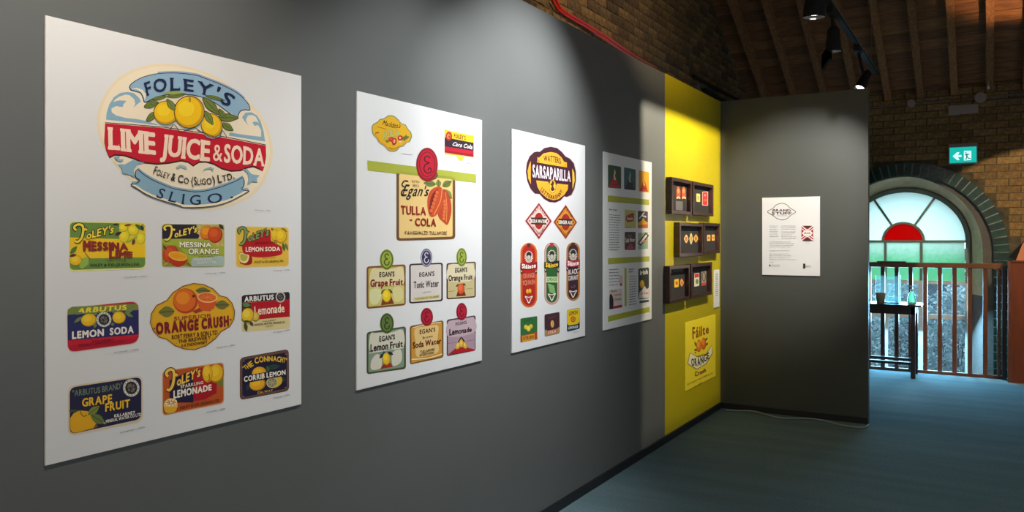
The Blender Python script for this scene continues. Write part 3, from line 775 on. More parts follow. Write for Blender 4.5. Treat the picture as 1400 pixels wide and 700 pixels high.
# leaves behind lemons
LF, LV, OL = '#6d7a34', '#39451f', '#22221c'
for q, w in [((330, 190, 410, 178), 15), ((235, 232, 292, 212), 20), ((255, 205, 300, 225), 14), ((245, 290, 292, 250), 20), ((540, 275, 626, 278), 24), ((560, 300, 604, 330), 20),
             ((480, 195, 545, 262), 26), ((490, 185, 570, 205), 12), ((545, 240, 575, 280), 14), ((268, 200, 330, 188), 12)]:
    p = tO([(q[0], q[1]), (q[2], q[3])]); a.leaf(p[0][0], p[0][1], p[1][0], p[1][1], w / 3.043 * 1.25, LF, LV, OL)
a.poly(tA([(640, 340), (700, 315), (790, 310), (840, 330), (760, 342)]), '#93a04e')
YL, YS, YH = '#eebb10', '#c99516', '#f6cb25'
for cx_, cy_, rx_, ry_, rt in [(227, 154.2, 16.5, 15.8, 0), (289.5, 171.5, 14, 16, -20), (258.8, 153.3, 20.2, 21.5, 0)]:
    a.ell(cx_ + .3, cy_ + 2.6, rx_ * 1.02, ry_ * .98, '#8aa7b8', rt)
    a.fruit(cx_, cy_, rx_, ry_, YL, YS, YH, rt, outline='#2c2618')
a.line([(259, 133.5), (258.5, 138.5), (260.3, 138.5), (260, 133)], .8, '#3a2c18')
a.leaf(*tO([(362, 245)])[0], *tO([(330, 200)])[0], 8, '#76823a', LV, OL)
a.leaf(*tO([(487, 250)])[0], *tO([(520, 305)])[0], 8.5, '#76823a', LV, OL)
a.line(tO([(455, 420 - 90), (500, 345), (545, 362), (560, 330), (580, 360)]), .7, OL)
a.line(tO([(340, 330), (360, 305), (385, 335), (420, 325), (445, 318), (470, 335)]), .8, OL)
# lower scrolls, company line, bottom banner
a.poly(tC([(165, 218), (215, 214), (205, 240), (250, 240), (225, 262), (190, 250)]), BLUE)
a.poly(tC([(200, 282), (260, 285), (330, 245), (390, 262), (430, 268), (370, 285), (335, 330), (345, 400), (300, 375), (235, 360), (240, 330)]), BLUE)
a.poly(tC([(700, 310), (740, 285), (790, 300), (802, 330), (780, 325), (745, 305), (715, 325)]), '#9db3b4')
a.poly(tD([(170, 345), (190, 320), (240, 305), (270, 320), (262, 348), (240, 322), (210, 328)]), '#9db3b4')
a.poly(tD([(520, 325), (560, 325), (600, 370), (668, 380), (640, 405), (650, 440), (600, 435), (560, 465), (575, 410), (565, 360)]), BLUE)
a.text('Foley & Co (Sligo) Ltd.', [(209.2, 237.2), (224.3, 243.2), (240, 248), (260.4, 252), (278, 252.8), (299, 250.2), (321, 244.2)],
       [(212.8, 227), (227.5, 233.2), (242, 238), (260.5, 241.4), (277, 241.8), (297.5, 239.2), (318.5, 233.5)], '#2a2226', .012, smallcaps=True, gap=.1)
bot = tC([(370, 330), (420, 370), (500, 420), (600, 465), (700, 500), (850, 522)]) + tD([(100, 525), (200, 515), (300, 490), (400, 455), (480, 420), (520, 400), (535, 440), (525, 480),
      (512, 500), (545, 513), (575, 516), (500, 560), (400, 610), (300, 640), (200, 655), (100, 660), (0, 658)]) + tC([(740, 645), (620, 610), (500, 570), (420, 530), (360, 490), (310, 460), (350, 455), (390, 425), (358, 400), (350, 365)])
a.line([(x + .2, y - 1.8) for x, y in bot[0:12]], 2.2, '#86a3b4')
a.poly(bot, CREAM)
a.poly(bot[:15] + [(x, y - 3.6) for x, y in bot[15:-4]] + bot[-3:], '#82a4b5')
a.line(bot, 1.0, '#1d1a30', closed=True)
a.text('SLIGO.', [(213, 269.5), (232, 275.4), (252, 279.2), (272, 279.9), (296, 277.2), (319, 270.2)],
       [(219, 257), (236, 262.4), (253.5, 265.8), (272, 266.8), (292, 264.8), (314.5, 257.5)], '#1b2346', .012, gap=.36, serif=.12)
# FOLEY'S lettering on top banner
a.text("FOLEY'S", [(200.5, 131), (214, 126.3), (230, 123.8), (252, 123.4), (273, 127.6), (292, 134.3), (312, 145.6)],
       [(196.5, 114), (211, 109), (230, 106.8), (251, 108), (274.5, 111.6), (298, 119), (323.5, 133)], '#1b2346', .02, gap=.2, serif=.13)
a.cap(348, 287.5, 370, 288.6, 1.4)
a.build('printed_label', P1, 'cream oval label with red band, blue ribbons and three lemons')

def oldF(a, pts, w, c, oc, ow):
    a.line(pts, w + ow * 2, oc); a.line(pts, w, c)

def foleys(a, ox, oy, w, h, skew, c, oc):
    """lettering: a looping capital F then oley's rising to the right; (ox,oy) top-left, skew = rise"""
    X = lambda u, v: (ox + u * w, oy + v * h - skew * u)
    F1 = [X(.09, .32), X(.05, .24), (X(.045, .12)), X(.12, .02), X(.21, .06), X(.245, .22), X(.24, .5), X(.2, .8), X(.12, .96), X(.06, .9)]
    F2 = [X(.235, .36), X(.29, .30), X(.335, .36)]
    lw = h * .125; ow = h * .045
    for p in (F1, F2): a.line(p, lw + 2 * ow, oc)
    kw = dict(gap=.07)
    b = [X(.31, .84), X(.95, .58)]; t = [X(.31, .46), X(.98, .16)]
    a.text("oLEY's", b, t, oc, .13, gap=-.05)
    for p in (F1, F2): a.line(p, lw, c)
    a.text("oLEY's", [(p[0] + w * .012, p[1]) for p in b[:1]] + [(b[1][0] - w * .012, b[1][1])], [(t[0][0] + w * .012, t[0][1]), (t[1][0] - w * .012, t[1][1])], c, .045, **kw)

# --- messina lime
a = new().crop(90, 300, 8.75)
a.quad(38, 22, 960, 38, 590, 625, '#e0dc84', 60)
a.quad(50, 35, 948, 50, 575, 605, '#6b8a3c', 55)
a.quad(52, 215, 948, 245, 455, 470, '#efc01a')
a.poly([(640, 40), (900, 48), (945, 90), (948, 300), (870, 300), (700, 280), (640, 210)], '#e3c02a')
a.line([(850, 60), (720, 270), (900, 180)], 22, '#92a93a')
for x, y, rx, ry in [(700, 200, 62, 82), (810, 130, 68, 62), (900, 230, 52, 68), (690, 100, 55, 50)]:
    a.fruit(x, y, rx, ry, '#e6cd22', '#b3ab2c', '#efdb36', 10)
a.leaf(830, 60, 930, 130, 45, '#4c6a30', '#2c3a20'); a.leaf(700, 75, 790, 60, 26, '#8a4a30', '#4a2418'); a.leaf(820, 235, 800, 310, 40, '#6a3b28', '#3a2018')
a.leaf(590, 185, 670, 150, 40, '#4a2a28', '#2c1a18'); a.leaf(560, 60, 640, 60, 26, '#3c3a2a', '#26231a'); a.leaf(905, 70, 925, 140, 40, '#243a2c', '#18241a')
a.fruit(120, 490, 75, 65, '#e8b818', '#c08a1c', '#f2cc30', -10)
a.leaf(55, 410, 135, 320, 55, '#5c7c30', '#34481e'); a.leaf(45, 440, 130, 420, 34, '#5a2a20', '#34160f')
a.poly([(195, 480), (240, 450), (270, 470), (268, 530), (230, 570), (190, 590), (160, 560)], '#93b048', True)
a.line([(232, 400), (265, 440), (290, 470)], 5, '#5a4a20')
foleys(a, 80, 60, 520, 220, 30, '#f0d23c', '#2a2418')
a.text('MESSINA', [(208, 372), (745, 362)], [(206, 262), (742, 292)], '#8e2a22', .05, gap=.07, outline='#6a1c1a', ow=.03, serif=.13)
a.text('LIME', [(520, 462), (800, 455)], [(520, 370), (800, 392)], '#8e2a22', .05, gap=.08, outline='#6a1c1a', ow=.03, serif=.13)
a.t2('MANUFACTURED BY', 480, 500, 730, 495, 12, 12, '#39471f', .02)
a.t2('FOLEY & CO (SLIGO) LTD.', 296, 562, 890, 550, 30, 28, '#1d2c1a', .03, gap=.12)
a.crop(0, 0, 1).cap(169.5, 380, 201, 378.2, 1.5)
a.build('printed_label', P1, 'green and yellow lime label with lemons')

# --- messina orange
a = new().crop(215, 300, 9.33)
a.quad(55, 55, 860, 62, 615, 610, '#c7c59a', 50)
a.quad(62, 62, 852, 68, 590, 600, '#a3ac36', 45)
a.poly([(62, 105), (110, 62), (560, 65), (560, 245), (62, 248)], '#2c2136')
a.poly([(500, 66), (850, 68), (850, 330), (760, 350), (640, 280), (560, 250), (520, 180)], '#bba94e')
for q in [(560, 110, 500, 80), (570, 150, 500, 180), (580, 210, 520, 250), (840, 120, 780, 60), (740, 260, 790, 350), (820, 300, 835, 350)]:
    a.leaf(*q, 34, '#d8b878', '#6a4a26')
a.leaf(790, 60, 845, 130, 44, '#3a3426', '#221c14')
a.fruit(630, 170, 82, 92, '#dc7a1a', '#b4461c', '#ea951c', 20)
a.fruit(738, 195, 95, 105, '#c8471a', '#9c2c18', '#d65a24', 0)
a.poly([(62, 300), (130, 330), (240, 330), (300, 380), (380, 470), (420, 590), (70, 600)], '#8d8c2c')
a.fruit(170, 445, 105, 115, '#c4431c', '#98301a', '#cf5622', 10)
a.poly([(150, 470), (370, 500), (350, 570), (270, 605), (190, 575)], '#b42f18', True)
a.ell(262, 468, 120, 58, '#f0bb4c', 12); a.ell(262, 466, 108, 48, '#e89c14', 12)
for k in range(7): a.line([(262, 466), (262 + 98 * cos(k * .9), 466 + 42 * sin(k * .9) + 8 * cos(k * .9))], 4, '#d9841a', smooth=False)
a.leaf(75, 330, 120, 390, 26, '#6a3426', '#3a1c14'); a.leaf(370, 550, 440, 600, 28, '#7a6a2a', '#3e3416'); a.leaf(70, 590, 150, 540, 22, '#c9a25a', '#6a4a26')
a.rr([(440, 490), (850, 465), (850, 590), (430, 600)], 30, '#aab8ae')
foleys(a, 72, 78, 460, 195, 32, '#f0cf4a', '#2a1c24')
a.text('MESSINA', [(285, 355), (690, 352)], [(285, 285), (690, 300)], '#f2ecd0', .04, gap=.08, outline='#3c3a24', ow=.05)
a.text('ORANGE', [(400, 442), (785, 438)], [(400, 372), (785, 378)], '#f2ecd0', .04, gap=.08, outline='#3c3a24', ow=.05)
a.t2('MANUFACTURED BY', 530, 482, 725, 478, 12, 12, '#4a4a30', .02)
a.t2('FOLEY & CO.', 470, 528, 700, 525, 30, 28, '#d6dcd0', .03); a.t2('(SLIGO) LTD.', 500, 566, 760, 560, 28, 26, '#d6dcd0', .03)
a.crop(0, 0, 1).cap(280.5, 375, 308, 373.3, 1.5)
a.build('printed_label', P1, 'purple and green orange label with oranges')

# --- lemon soda (foley)
a = new().crop(315, 300, 9.333)
a.quad(70, 88, 745, 98, 600, 610, '#e6bf62', 50); a.quad(85, 98, 735, 108, 590, 598, '#e0b33e', 45)
a.poly([(200, 250), (330, 180), (480, 130), (510, 150), (520, 270), (560, 300), (640, 340), (660, 380), (655, 440), (560, 470), (380, 485), (240, 465), (165, 420), (150, 360), (160, 300)], '#b5161e', True)
a.leaf(520, 110, 560, 160, 30, '#6f6a34', '#3a3a20'); a.leaf(670, 300, 690, 410, 40, '#54622c', '#2c3a1c'); a.leaf(700, 300, 735, 400, 34, '#6a7a3a', '#34401e')
a.leaf(650, 110, 725, 160, 28, '#7a6a2a', '#3a3418')
a.fruit(570, 200, 55, 75, '#dcae24', '#a98422', '#e6bd32', 0); a.fruit(650, 215, 72, 90, '#e2b61c', '#b08a20', '#ecc52e', 0)
a.poly([(122, 420), (240, 460), (275, 480), (272, 560), (210, 582), (150, 570), (122, 545)], '#9a1c1c', True)
a.poly([(122, 430), (200, 445), (240, 462), (225, 530), (180, 560), (122, 530)], '#e8d49a', True); a.poly([(130, 440), (200, 455), (222, 470), (200, 520), (165, 535), (130, 510)], '#b8a83e', True)
foleys(a, 92, 110, 420, 220, 40, '#7d9250', '#22301f')
a.t2('SPARKLING', 310, 318, 590, 300, 26, 24, '#7a1016', .03, shear=.05)
a.text('LEMON SODA', [(195, 412), (635, 398)], [(195, 355), (635, 352)], '#f0dcc4', .045, gap=.09)
a.t2('MANUFACTURED BY', 410, 500, 580, 494, 11, 11, '#5a4a20', .02)
a.t2('FOLEY & CO. (SLIGO) LTD.', 305, 556, 680, 542, 26, 24, '#3c2c14', .03)
a.crop(0, 0, 1).cap(373.5, 371, 396, 369.6, 1.5)
a.build('printed_label', P1, 'yellow label with red lemon soda cloud')

# --- arbutus lemon soda
def badge(a, x, y, rx, ry, c='#d9d4c8', c2='#2a2424', rim='#3a3434'):
    a.ell(x, y, rx, ry, c); a.ell(x, y, rx * .74, ry * .74, c2)
    for k in range(6):
        t = k * 1.05 + .3; a.ell(x + rx * .36 * cos(t), y + ry * .36 * sin(t), rx * .15, ry * .15, '#6c665e')
    a.line([(x - rx * .4, y - ry * .4), (x + rx * .1, y), (x + rx * .35, y + ry * .45)], rx * .07, '#8a847a')
    for k in range(14):
        t = k / 14 * 2 * pi; u = .87
        a.line([(x + rx * u * cos(t), y + ry * u * sin(t)), (x + rx * u * cos(t + .22), y + ry * u * sin(t + .22))], rx * .07, rim, smooth=False)
a = new().crop(85, 405, 8.233)
q = [(52, 130), (862, 48), (866, 530), (58, 640)]
a.rr(q, 95, '#ddb0a0'); a.rr([(58, 135), (857, 55), (860, 522), (64, 632)], 92, '#b3102a')
a.poly([(60, 190), (62, 150), (110, 118), (820, 85), (855, 100), (860, 155), (62, 210)], '#76813c')
a.poly([(60, 210), (861, 155), (862, 428), (62, 498)], '#26285a')
a.poly([(62, 505), (861, 428), (860, 470), (64, 560)], '#c0182c')
a.text('ARBUTUS', [(165, 190), (728, 150)], [(185, 138), (728, 98)], '#e8d43a', .05, gap=.1)
for qd in [(215, 190, 120, 190), (230, 230, 130, 300), (380, 300, 360, 360), (330, 190, 400, 200), (560, 180, 620, 160), (560, 300, 580, 330), (710, 190, 800, 230), (700, 185, 790, 165)]:
    a.leaf(*qd, 34, '#75854a', '#2c3a24')
a.fruit(300, 268, 88, 72, '#e6b51a', '#c9921c', '#f0c62c', -12); a.fruit(640, 240, 76, 68, '#e6b51a', '#c9921c', '#f0c62c', -8)
badge(a, 470, 262, 84, 84)
a.text('LEMON', [(110, 480), (470, 442)], [(110, 402), (470, 370)], '#ecdfd4', .06, gap=.1)
a.text('SODA', [(535, 435), (805, 410)], [(535, 362), (805, 338)], '#ecdfd4', .06, gap=.1)
a.t2('KILLARNEY', 340, 522, 590, 498, 26, 24, '#8c0c1e', .03, gap=.2); a.t2('MINERAL WATER CO. LTD.', 190, 562, 700, 515, 22, 20, '#8c0c1e', .02)
a.crop(0, 0, 1).cap(156.2, 482.6, 190, 478.2, 1.7)
a.build('printed_label', P1, 'blue and red lemon soda label with round badge')

# --- orange crush
a = new().crop(200, 380, 6.364)
out = [(180, 195), (230, 130), (320, 72), (410, 48), (500, 58), (580, 95), (640, 155), (700, 170), (745, 220), (768, 290), (762, 360), (725, 425), (650, 468), (600, 530), (520, 590),
       (420, 625), (330, 618), (250, 590), (180, 535), (110, 515), (60, 460), (35, 390), (45, 310), (90, 240)]
a.poly([(400 + (x - 400) * 1.03, 340 + (y - 340) * 1.035) for x, y in out], '#ddc8b4', False)
a.poly(out, '#dba51c'); a.line(out, 7, '#4a1a16', closed=True, smooth=False)
a.line([(400 + (x - 400) * .965, 340 + (y - 340) * .965) for x, y in out], 2.5, '#b07c18', closed=True, smooth=False)
a.leaf(430, 110, 560, 115, 60, '#6d6a34', '#3a3a20'); a.leaf(245, 290, 105, 300, 95, '#75702e', '#3a3a20'); a.leaf(600, 235, 725, 235, 80, '#6d6a34', '#3a3a20')
a.poly([(400, 290), (460, 260), (500, 285), (560, 290), (560, 260), (430, 310)], '#a2341a')
a.fruit(340, 200, 108, 110, '#d8661c', '#b43c18', '#e6861e', -20); a.ell(412, 158, 12, 14, '#5a2414')
a.poly([(445, 170), (455, 250), (480, 282), (530, 290), (585, 270), (612, 210), (615, 170), (580, 210), (500, 215)], '#cf5620')
a.ell(530, 170, 88, 46, '#f0b47c', 4); a.ell(530, 168, 78, 37, '#d8641e', 4)
for k in range(8): a.line([(530, 168), (530 + 70 * cos(k * .8), 168 + 32 * sin(k * .8))], 2.5, '#ea9048', smooth=False)
a.text('SUPERIOR', [(240, 372), (405, 358), (570, 340)], [(243, 338), (405, 325), (568, 308)], '#a23d18', .02, gap=.1)
a.text('ORANGE CRUSH', [(85, 488), (430, 448), (720, 415)], [(80, 398), (430, 365), (718, 332)], '#7e1520', .085, gap=.13)
a.ell(70, 440, 7, 8, '#7e1520'); a.ell(735, 363, 7, 8, '#7e1520')
a.t2('ROBT PERRY & SON LTD', 222, 535, 620, 492, 36, 38, '#5a2012', .025); a.t2('. THE BREWERY .', 258, 572, 582, 528, 30, 30, '#5a2012', .025); a.t2('. RATHDOWNEY .', 292, 606, 548, 568, 26, 26, '#5a2012', .025)
a.crop(0, 0, 1).cap(296, 476, 321.5, 472.2, 1.6)
a.build('printed_label', P1, 'yellow lobed orange crush label with two oranges')

# --- arbutus lemonade
a = new().crop(320, 390, 9.333)
a.rr([(98, 130), (708, 85), (712, 550), (100, 598)], 30, '#d8c58c')
a.poly([(98, 145), (130, 125), (695, 85), (710, 110), (710, 178), (98, 225)], '#2a2228')
a.poly([(98, 228), (710, 178), (712, 400), (98, 455)], '#b1121e')
a.poly([(98, 228), (215, 222), (215, 440), (98, 455)], '#4c3420')
a.text('ARBUTUS', [(132, 210), (508, 180)], [(132, 150), (508, 120)], '#ece4d8', .05, gap=.09)
a.leaf(110, 250, 210, 255, 48, '#5a8a50', '#2c4a2a')
badge(a, 592, 150, 62, 70, '#d5d0c6')
a.text('Lemonade', [(262, 380), (645, 340)], [(258, 275), (640, 238)], '#f0dcc0', .03, gap=.07)
a.fruit(275, 400, 52, 60, '#d4a83e', '#8a6a2a', '#e0bc58', 0); a.fruit(175, 385, 80, 95, '#dfb526', '#a8842a', '#ecc944', 10)
a.leaf(140, 470, 160, 590, 46, '#4a4a2c', '#2a2a18'); a.leaf(200, 460, 245, 520, 40, '#4a4a2c', '#2a2a18'); a.leaf(205, 460, 110, 460, 26, '#4a4a2c', '#2a2a18')
a.t2('KILLARNEY', 365, 470, 540, 450, 18, 18, '#5a4a3a', .02, gap=.2); a.t2('MINERAL WATER WORKS CO.', 260, 515, 655, 478, 22, 22, '#5a4a3a', .03)
a.t2('LIMITED', 405, 530, 500, 520, 14, 14, '#6a5a4a', .02)
a.crop(0, 0, 1).cap(373.5, 455, 396.5, 451.6, 1.6)
a.build('printed_label', P1, 'black and red lemonade label with lemon pair')

# --- grape fruit
a = new().crop(85, 510, 7.0)
a.rr([(55, 125), (770, 20), (775, 465), (55, 605)], 70, '#d8c3a4')
q = [(72, 140), (758, 36), (758, 440), (72, 588)]
a.rr(q, 62, '#231f3c')
a.poly([(75, 350), (160, 355), (160, 372), (100, 372), (75, 385)], '#3f4f3a', True)
a.poly([(78, 430), (110, 385), (170, 358), (245, 365), (300, 410), (325, 480), (300, 528), (235, 545), (130, 572), (100, 570), (78, 540)], '#e0a416', False)
a.poly([(325, 480), (345, 515), (300, 530)], '#7a4a34')
a.line([(172, 360), (185, 395), (210, 415), (238, 400)], 10, '#7a6a1c')
a.leaf(250, 400, 355, 315, 66, '#7d8436', '#3c4420'); a.leaf(275, 400, 412, 485, 84, '#67743a', '#34421f')
a.line([(395, 470), (415, 490)], 6, '#d8d0a8', smooth=False)
a.text('"ARBUTUS BRAND"', [(98, 224), (345, 190), (575, 148)], [(98, 168), (345, 135), (575, 92)], '#77856a', .015, gap=.08)
badge(a, 661, 142, 78, 84, '#ddd6c8')
a.text('GRAPE', [(190, 322), (478, 280)], [(190, 248), (478, 205)], '#e8b52a', .045, gap=.09)
a.text('FRUIT', [(412, 368), (650, 325)], [(412, 296), (650, 252)], '#e8b52a', .045, gap=.1)
a.t2('KILLARNEY', 498, 424, 700, 388, 26, 26, '#e6dccf', .05); a.t2('MINERAL WATER CO LTD', 418, 478, 755, 408, 28, 28, '#e6dccf', .04)
a.crop(0, 0, 1).cap(164.4, 592.3, 197.8, 584.6, 1.8)
a.build('printed_label', P1, 'navy grape fruit label with a yellow fruit')

# --- foley sparkling lemonade
a = new().crop(215, 490, 7.78)
a.rr([(52, 135), (710, 38), (712, 478), (55, 612)], 45, '#d6a070'); a.rr([(62, 142), (700, 48), (702, 468), (64, 600)], 40, '#b8511e')
a.poly([(130, 235), (330, 140), (385, 130), (385, 470), (200, 470), (130, 420)], '#1f1c38'); a.poly([(385, 130), (500, 90), (560, 200), (632, 270), (632, 370), (500, 440), (385, 458)], '#a81420')
a.poly([(640, 240), (702, 220), (702, 290), (650, 295)], '#6f7a30')
a.fruit(628, 160, 82, 100, '#e6b018', '#a8761c', '#eec02c', 10)
a.fruit(535, 160, 55, 95, '#e6b018', '#c8921c', '#eec02c', 0); a.line([(550, 165), (556, 215), (540, 245)], 8, '#5a3418')
foleys(a, 80, 125, 400, 230, 75, '#eec24e', '#4a1e14')
a.text('SPARKLING', [(248, 320), (490, 268)], [(246, 284), (490, 240)], '#e8d4b8', .04, gap=.12)
a.text('LEMONADE', [(172, 425), (578, 335)], [(172, 348), (578, 278)], '#f2e4d0', .055, gap=.09)
a.ell(142, 500, 80, 78, '#5a2818', 0); a.ell(142, 498, 76, 74, '#e6b868', -10); a.ell(148, 470, 64, 40, '#f0d8a0', -12)
for k in range(8): a.line([(148 + 14 * cos(k * .8), 470 + 9 * sin(k * .8)), (148 + 54 * cos(k * .8), 470 + 32 * sin(k * .8))], 11, '#c07a50', smooth=False)
a.poly([(80, 520), (200, 515), (195, 560), (140, 585), (90, 575)], '#e0a62c', True)
a.line([(300, 490), (420, 470), (560, 430)], 3, '#7a3418')
a.t2('FOLEY & CO. (SLIGO) LTD.', 245, 542, 670, 455, 28, 26, '#44160e', .03, gap=.12)
a.crop(0, 0, 1).cap(282, 564.6, 308, 559.2, 1.7)
a.build('printed_label', P1, 'orange label with blue and red lemonade shield')

# --- connacht
a = new().crop(320, 470, 7.78)
a.rr([(62, 150), (582, 55), (586, 500), (62, 600)], 48, '#3c2a28'); a.rr([(68, 156), (576, 63), (580, 494), (68, 592)], 44, '#6d4a3c')
a.rr([(88, 172), (560, 90), (562, 475), (88, 572)], 22, '#1f1b34')
a.fruit(270, 320, 82, 76, '#e0a21a', '#b87a1c', '#ecb428', -20); a.leaf(350, 260, 490, 235, 54, '#31463c', '#1c2c28'); a.leaf(350, 235, 370, 300, 30, '#3a6a34', '#1c2c1c')
a.fruit(250, 430, 88, 68, '#e3a31c', '#b87a1c', '#efb72a', -15); a.ell(430, 400, 88, 66, '#d9b02c', -25); a.ell(405, 412, 62, 56, '#cdbb86', -20); a.ell(405, 412, 52, 46, '#8c8468', -20)
for k in range(7): a.line([(405, 412), (405 + 48 * cos(k * .9), 412 + 42 * sin(k * .9))], 4, '#cdbb86', smooth=False)
a.leaf(520, 350, 540, 410, 34, '#3c3c34', '#1c1c18'); a.leaf(150, 430, 140, 500, 34, '#2c3c48', '#1a242c')
a.poly([(88, 345), (560, 262), (562, 335), (88, 425)], '#1c1830')
a.text('"THE CONNACHT"', [(95, 278), (170, 255), (250, 205), (340, 188), (430, 185), (500, 196), (556, 206)], [(88, 248), (135, 215), (240, 148), (335, 136), (430, 134), (508, 142), (566, 158)], '#e8b932', .04, gap=.08)
a.text('CORRIB LEMON', [(105, 405), (548, 325)], [(105, 350), (548, 278)], '#ece2cf', .045, gap=.09)
a.t2('GALWAY', 248, 535, 412, 505, 24, 22, '#d8a83a', .03, gap=.16)
for x, y in [(105, 185), (552, 110), (102, 560), (548, 465)]: a.ell(x, y, 8, 8, '#7a6a78')
a.crop(0, 0, 1).cap(373.5, 545, 396, 540.2, 1.7)
a.build('printed_label', P1, 'brown-bordered navy corrib lemon label')

# ---------------- poster 2
P2 = board('poster', 488, 659, 124, 534, 'white poster with a cocoa pod cola label over six small keyhole labels')
a = new().crop(480, 120, 3.184)
a.poly([(70, 316), (545, 377), (545, 414), (72, 360)], '#a3a53c'); a.build('printed_stripe', P2, 'olive green stripe')
a = new().crop(500, 150, 10)
out = [(80, 240), (110, 190), (160, 165), (190, 130), (250, 115), (310, 78), (380, 82), (440, 125), (490, 185), (545, 205), (580, 260), (622, 310), (630, 380), (600, 440), (560, 455), (520, 500), (470, 515), (430, 560),
       (370, 575), (310, 560), (250, 500), (180, 450), (150, 400), (95, 335)]
a.poly(out, '#6d7c62', True)
inn = [(350 + (x - 350) * .95, 325 + (y - 325) * .945) for x, y in out]
a.poly(inn, '#d9a61c', True); a.line([(350 + (x - 350) * .9, 325 + (y - 325) * .88) for x, y in out[13:24]], 5, '#b8461c')
a.text("Madden's", [(225, 205), (350, 235), (470, 250)], [(235, 140), (360, 175), (480, 195)], '#4a2414', .02, shear=.06); a.line([(355, 240), (400, 250), (460, 240)], 6, '#4a2414')
a.text('KOLA', [(240, 400), (300, 380), (380, 360), (465, 355)], [(240, 310), (300, 285), (380, 275), (465, 290)], '#b7b06a', .05, outline='#5a6a30', ow=.03)
a.leaf(480, 400, 600, 370, 50, '#6a6a2c', '#34381c'); a.leaf(520, 430, 560, 340, 40, '#6a6a2c', '#34381c'); a.leaf(320, 440, 265, 420, 40, '#8a7a2c', '#4a4418')
for x, y, rx, ry, r in [(350, 405, 40, 32, 0), (470, 385, 36, 36, 0), (390, 435, 32, 50, 10)]: a.fruit(x, y, rx, ry, '#b8301c', '#7c1c18', '#cc4a30', r)
a.ell(470, 385, 15, 13, '#e8b098', 0); a.ell(392, 430, 12, 26, '#e09a84', 10); a.ell(470, 435, 18, 14, '#e8b8a0', 0)
a.line([(165, 235), (230, 250), (285, 268)], 5, '#7a5a1c'); a.line([(130, 325), (165, 308), (180, 318)], 12, '#8a4a1c'); a.line([(320, 515), (380, 530), (440, 510)], 7, '#9a6a1c')
a.line([(490, 595), (560, 608), (640, 616)], 5, '#9a9690')
a.build('printed_label', P2, 'small yellow lobed label with kola nuts')
a = new().crop(595, 170, 11.67)
a.poly([(150, 80), (615, 185), (615, 525), (152, 478)], '#e3b02c'); a.poly([(155, 85), (612, 190), (612, 295), (155, 205)], '#e6b81c')
a.poly([(152, 205), (614, 295), (614, 425), (152, 350)], '#2c1c2a'); a.poly([(152, 350), (614, 425), (614, 522), (152, 450)], '#b3182a')
a.poly([(152, 415), (614, 482), (614, 522), (152, 450)], '#8c1420'); a.poly([(330, 500), (470, 518), (430, 580), (390, 580)], '#d8c02a', False)
a.ell(220, 190, 52, 72, '#9a1c1c', 0); a.ell(215, 190, 30, 45, '#dc7438', 0); a.ell(225, 200, 14, 20, '#9a3424', 0)
a.text("FOLEY'S", [(298, 212), (488, 250)], [(298, 150), (488, 188)], '#5a2014', .05); a.text('Cara Cola', [(265, 335), (590, 395)], [(285, 280), (590, 330)], '#f0e6dc', .03, shear=.05)
a.line([(480, 615), (550, 628), (615, 632)], 5, '#9a9690')
a.build('printed_label', P2, 'small yellow, black and red cola label')
# tulla cola
a = new().crop(530, 195, 5)
def keyhole(a, x0, y0, x1, y1, y2, y3, sx, sy, sr, c, w, fill, r):
    a.quad(x0, y0, x1, y1, y2, y3, c, r); a.quad(x0 + w, y0 + w, x1 - w, y1 + w, y2 - w, y3 - w, fill, r * .5)
keyhole(a, 60, 195, 462, 235, 660, 672, 0, 0, 0, '#6a4a2c', 18, '#e0bc78', 26)
a.poly([(205, 215), (240, 150), (320, 150), (345, 225), (330, 250), (270, 270), (225, 245)], '#6a4a2c')
a.poly([(215, 235), (240, 262), (275, 275), (310, 268), (340, 245), (300, 290), (240, 285)], '#e0bc78')
a.leaf(330, 285, 245, 275, 44, '#6a7438', '#3a4420'); a.leaf(350, 305, 345, 250, 36, '#75803c', '#3a4420'); a.leaf(375, 300, 438, 262, 46, '#6a7438', '#3a4420'); a.leaf(385, 320, 440, 385, 44, '#75803c', '#3a4420')
a.poly([(375, 320), (410, 340), (432, 400), (435, 480), (412, 558), (385, 548), (345, 500), (350, 400)], '#b04424', True)
for k in range(6): a.ell(388 + 4 * sin(k), 400 + k * 24, 10, 12, '#d06a3c')
a.poly([(350, 300), (375, 320), (385, 380), (360, 460), (320, 505), (288, 500), (272, 440), (275, 370), (300, 320)], '#bb4a26', True)
a.poly([(345, 315), (310, 345), (290, 400), (285, 470), (300, 485), (315, 420), (335, 360)], '#7c2418', True)
for k in range(6): a.ell(338 - k * 8, 340 + k * 25, 11, 13, '#cf6238', 0)
a.line([(372, 315), (360, 400), (315, 495)], 5, '#e08a50'); a.line([(395, 340), (405, 440), (400, 545)], 4, '#e08a50')
a.ell(270, 150, 74, 116, '#8c1424'); a.ell(270, 148, 62, 98, '#b8182e'); a.ring(270, 148, 52, 84, 5, '#5a1018')
a.line([(292, 105), (272, 92), (252, 105), (258, 128), (285, 138), (258, 150), (248, 178), (262, 205), (290, 205), (298, 185), (285, 172), (274, 190)], 8, '#4a0f18')
a.text('Egan\'s', [(95, 365), (272, 365)], [(110, 285), (280, 300)], '#1e1a1e', .02, shear=.08); a.line([(140, 265), (115, 262), (98, 290), (120, 310), (96, 335), (100, 362), (130, 355)], 9, '#1e1a1e')
a.t2('ESTD', 168, 272, 218, 276, 15, 15, '#8a6a4a', .01); a.t2('1852', 172, 300, 215, 304, 15, 15, '#8a6a4a', .01)
a.text('TULLA', [(90, 488), (262, 495)], [(90, 432), (262, 443)], '#8e2618', .045, gap=.1, serif=.08); a.t2('-', 150, 545, 168, 546, 50, 50, '#8e2618', .03)
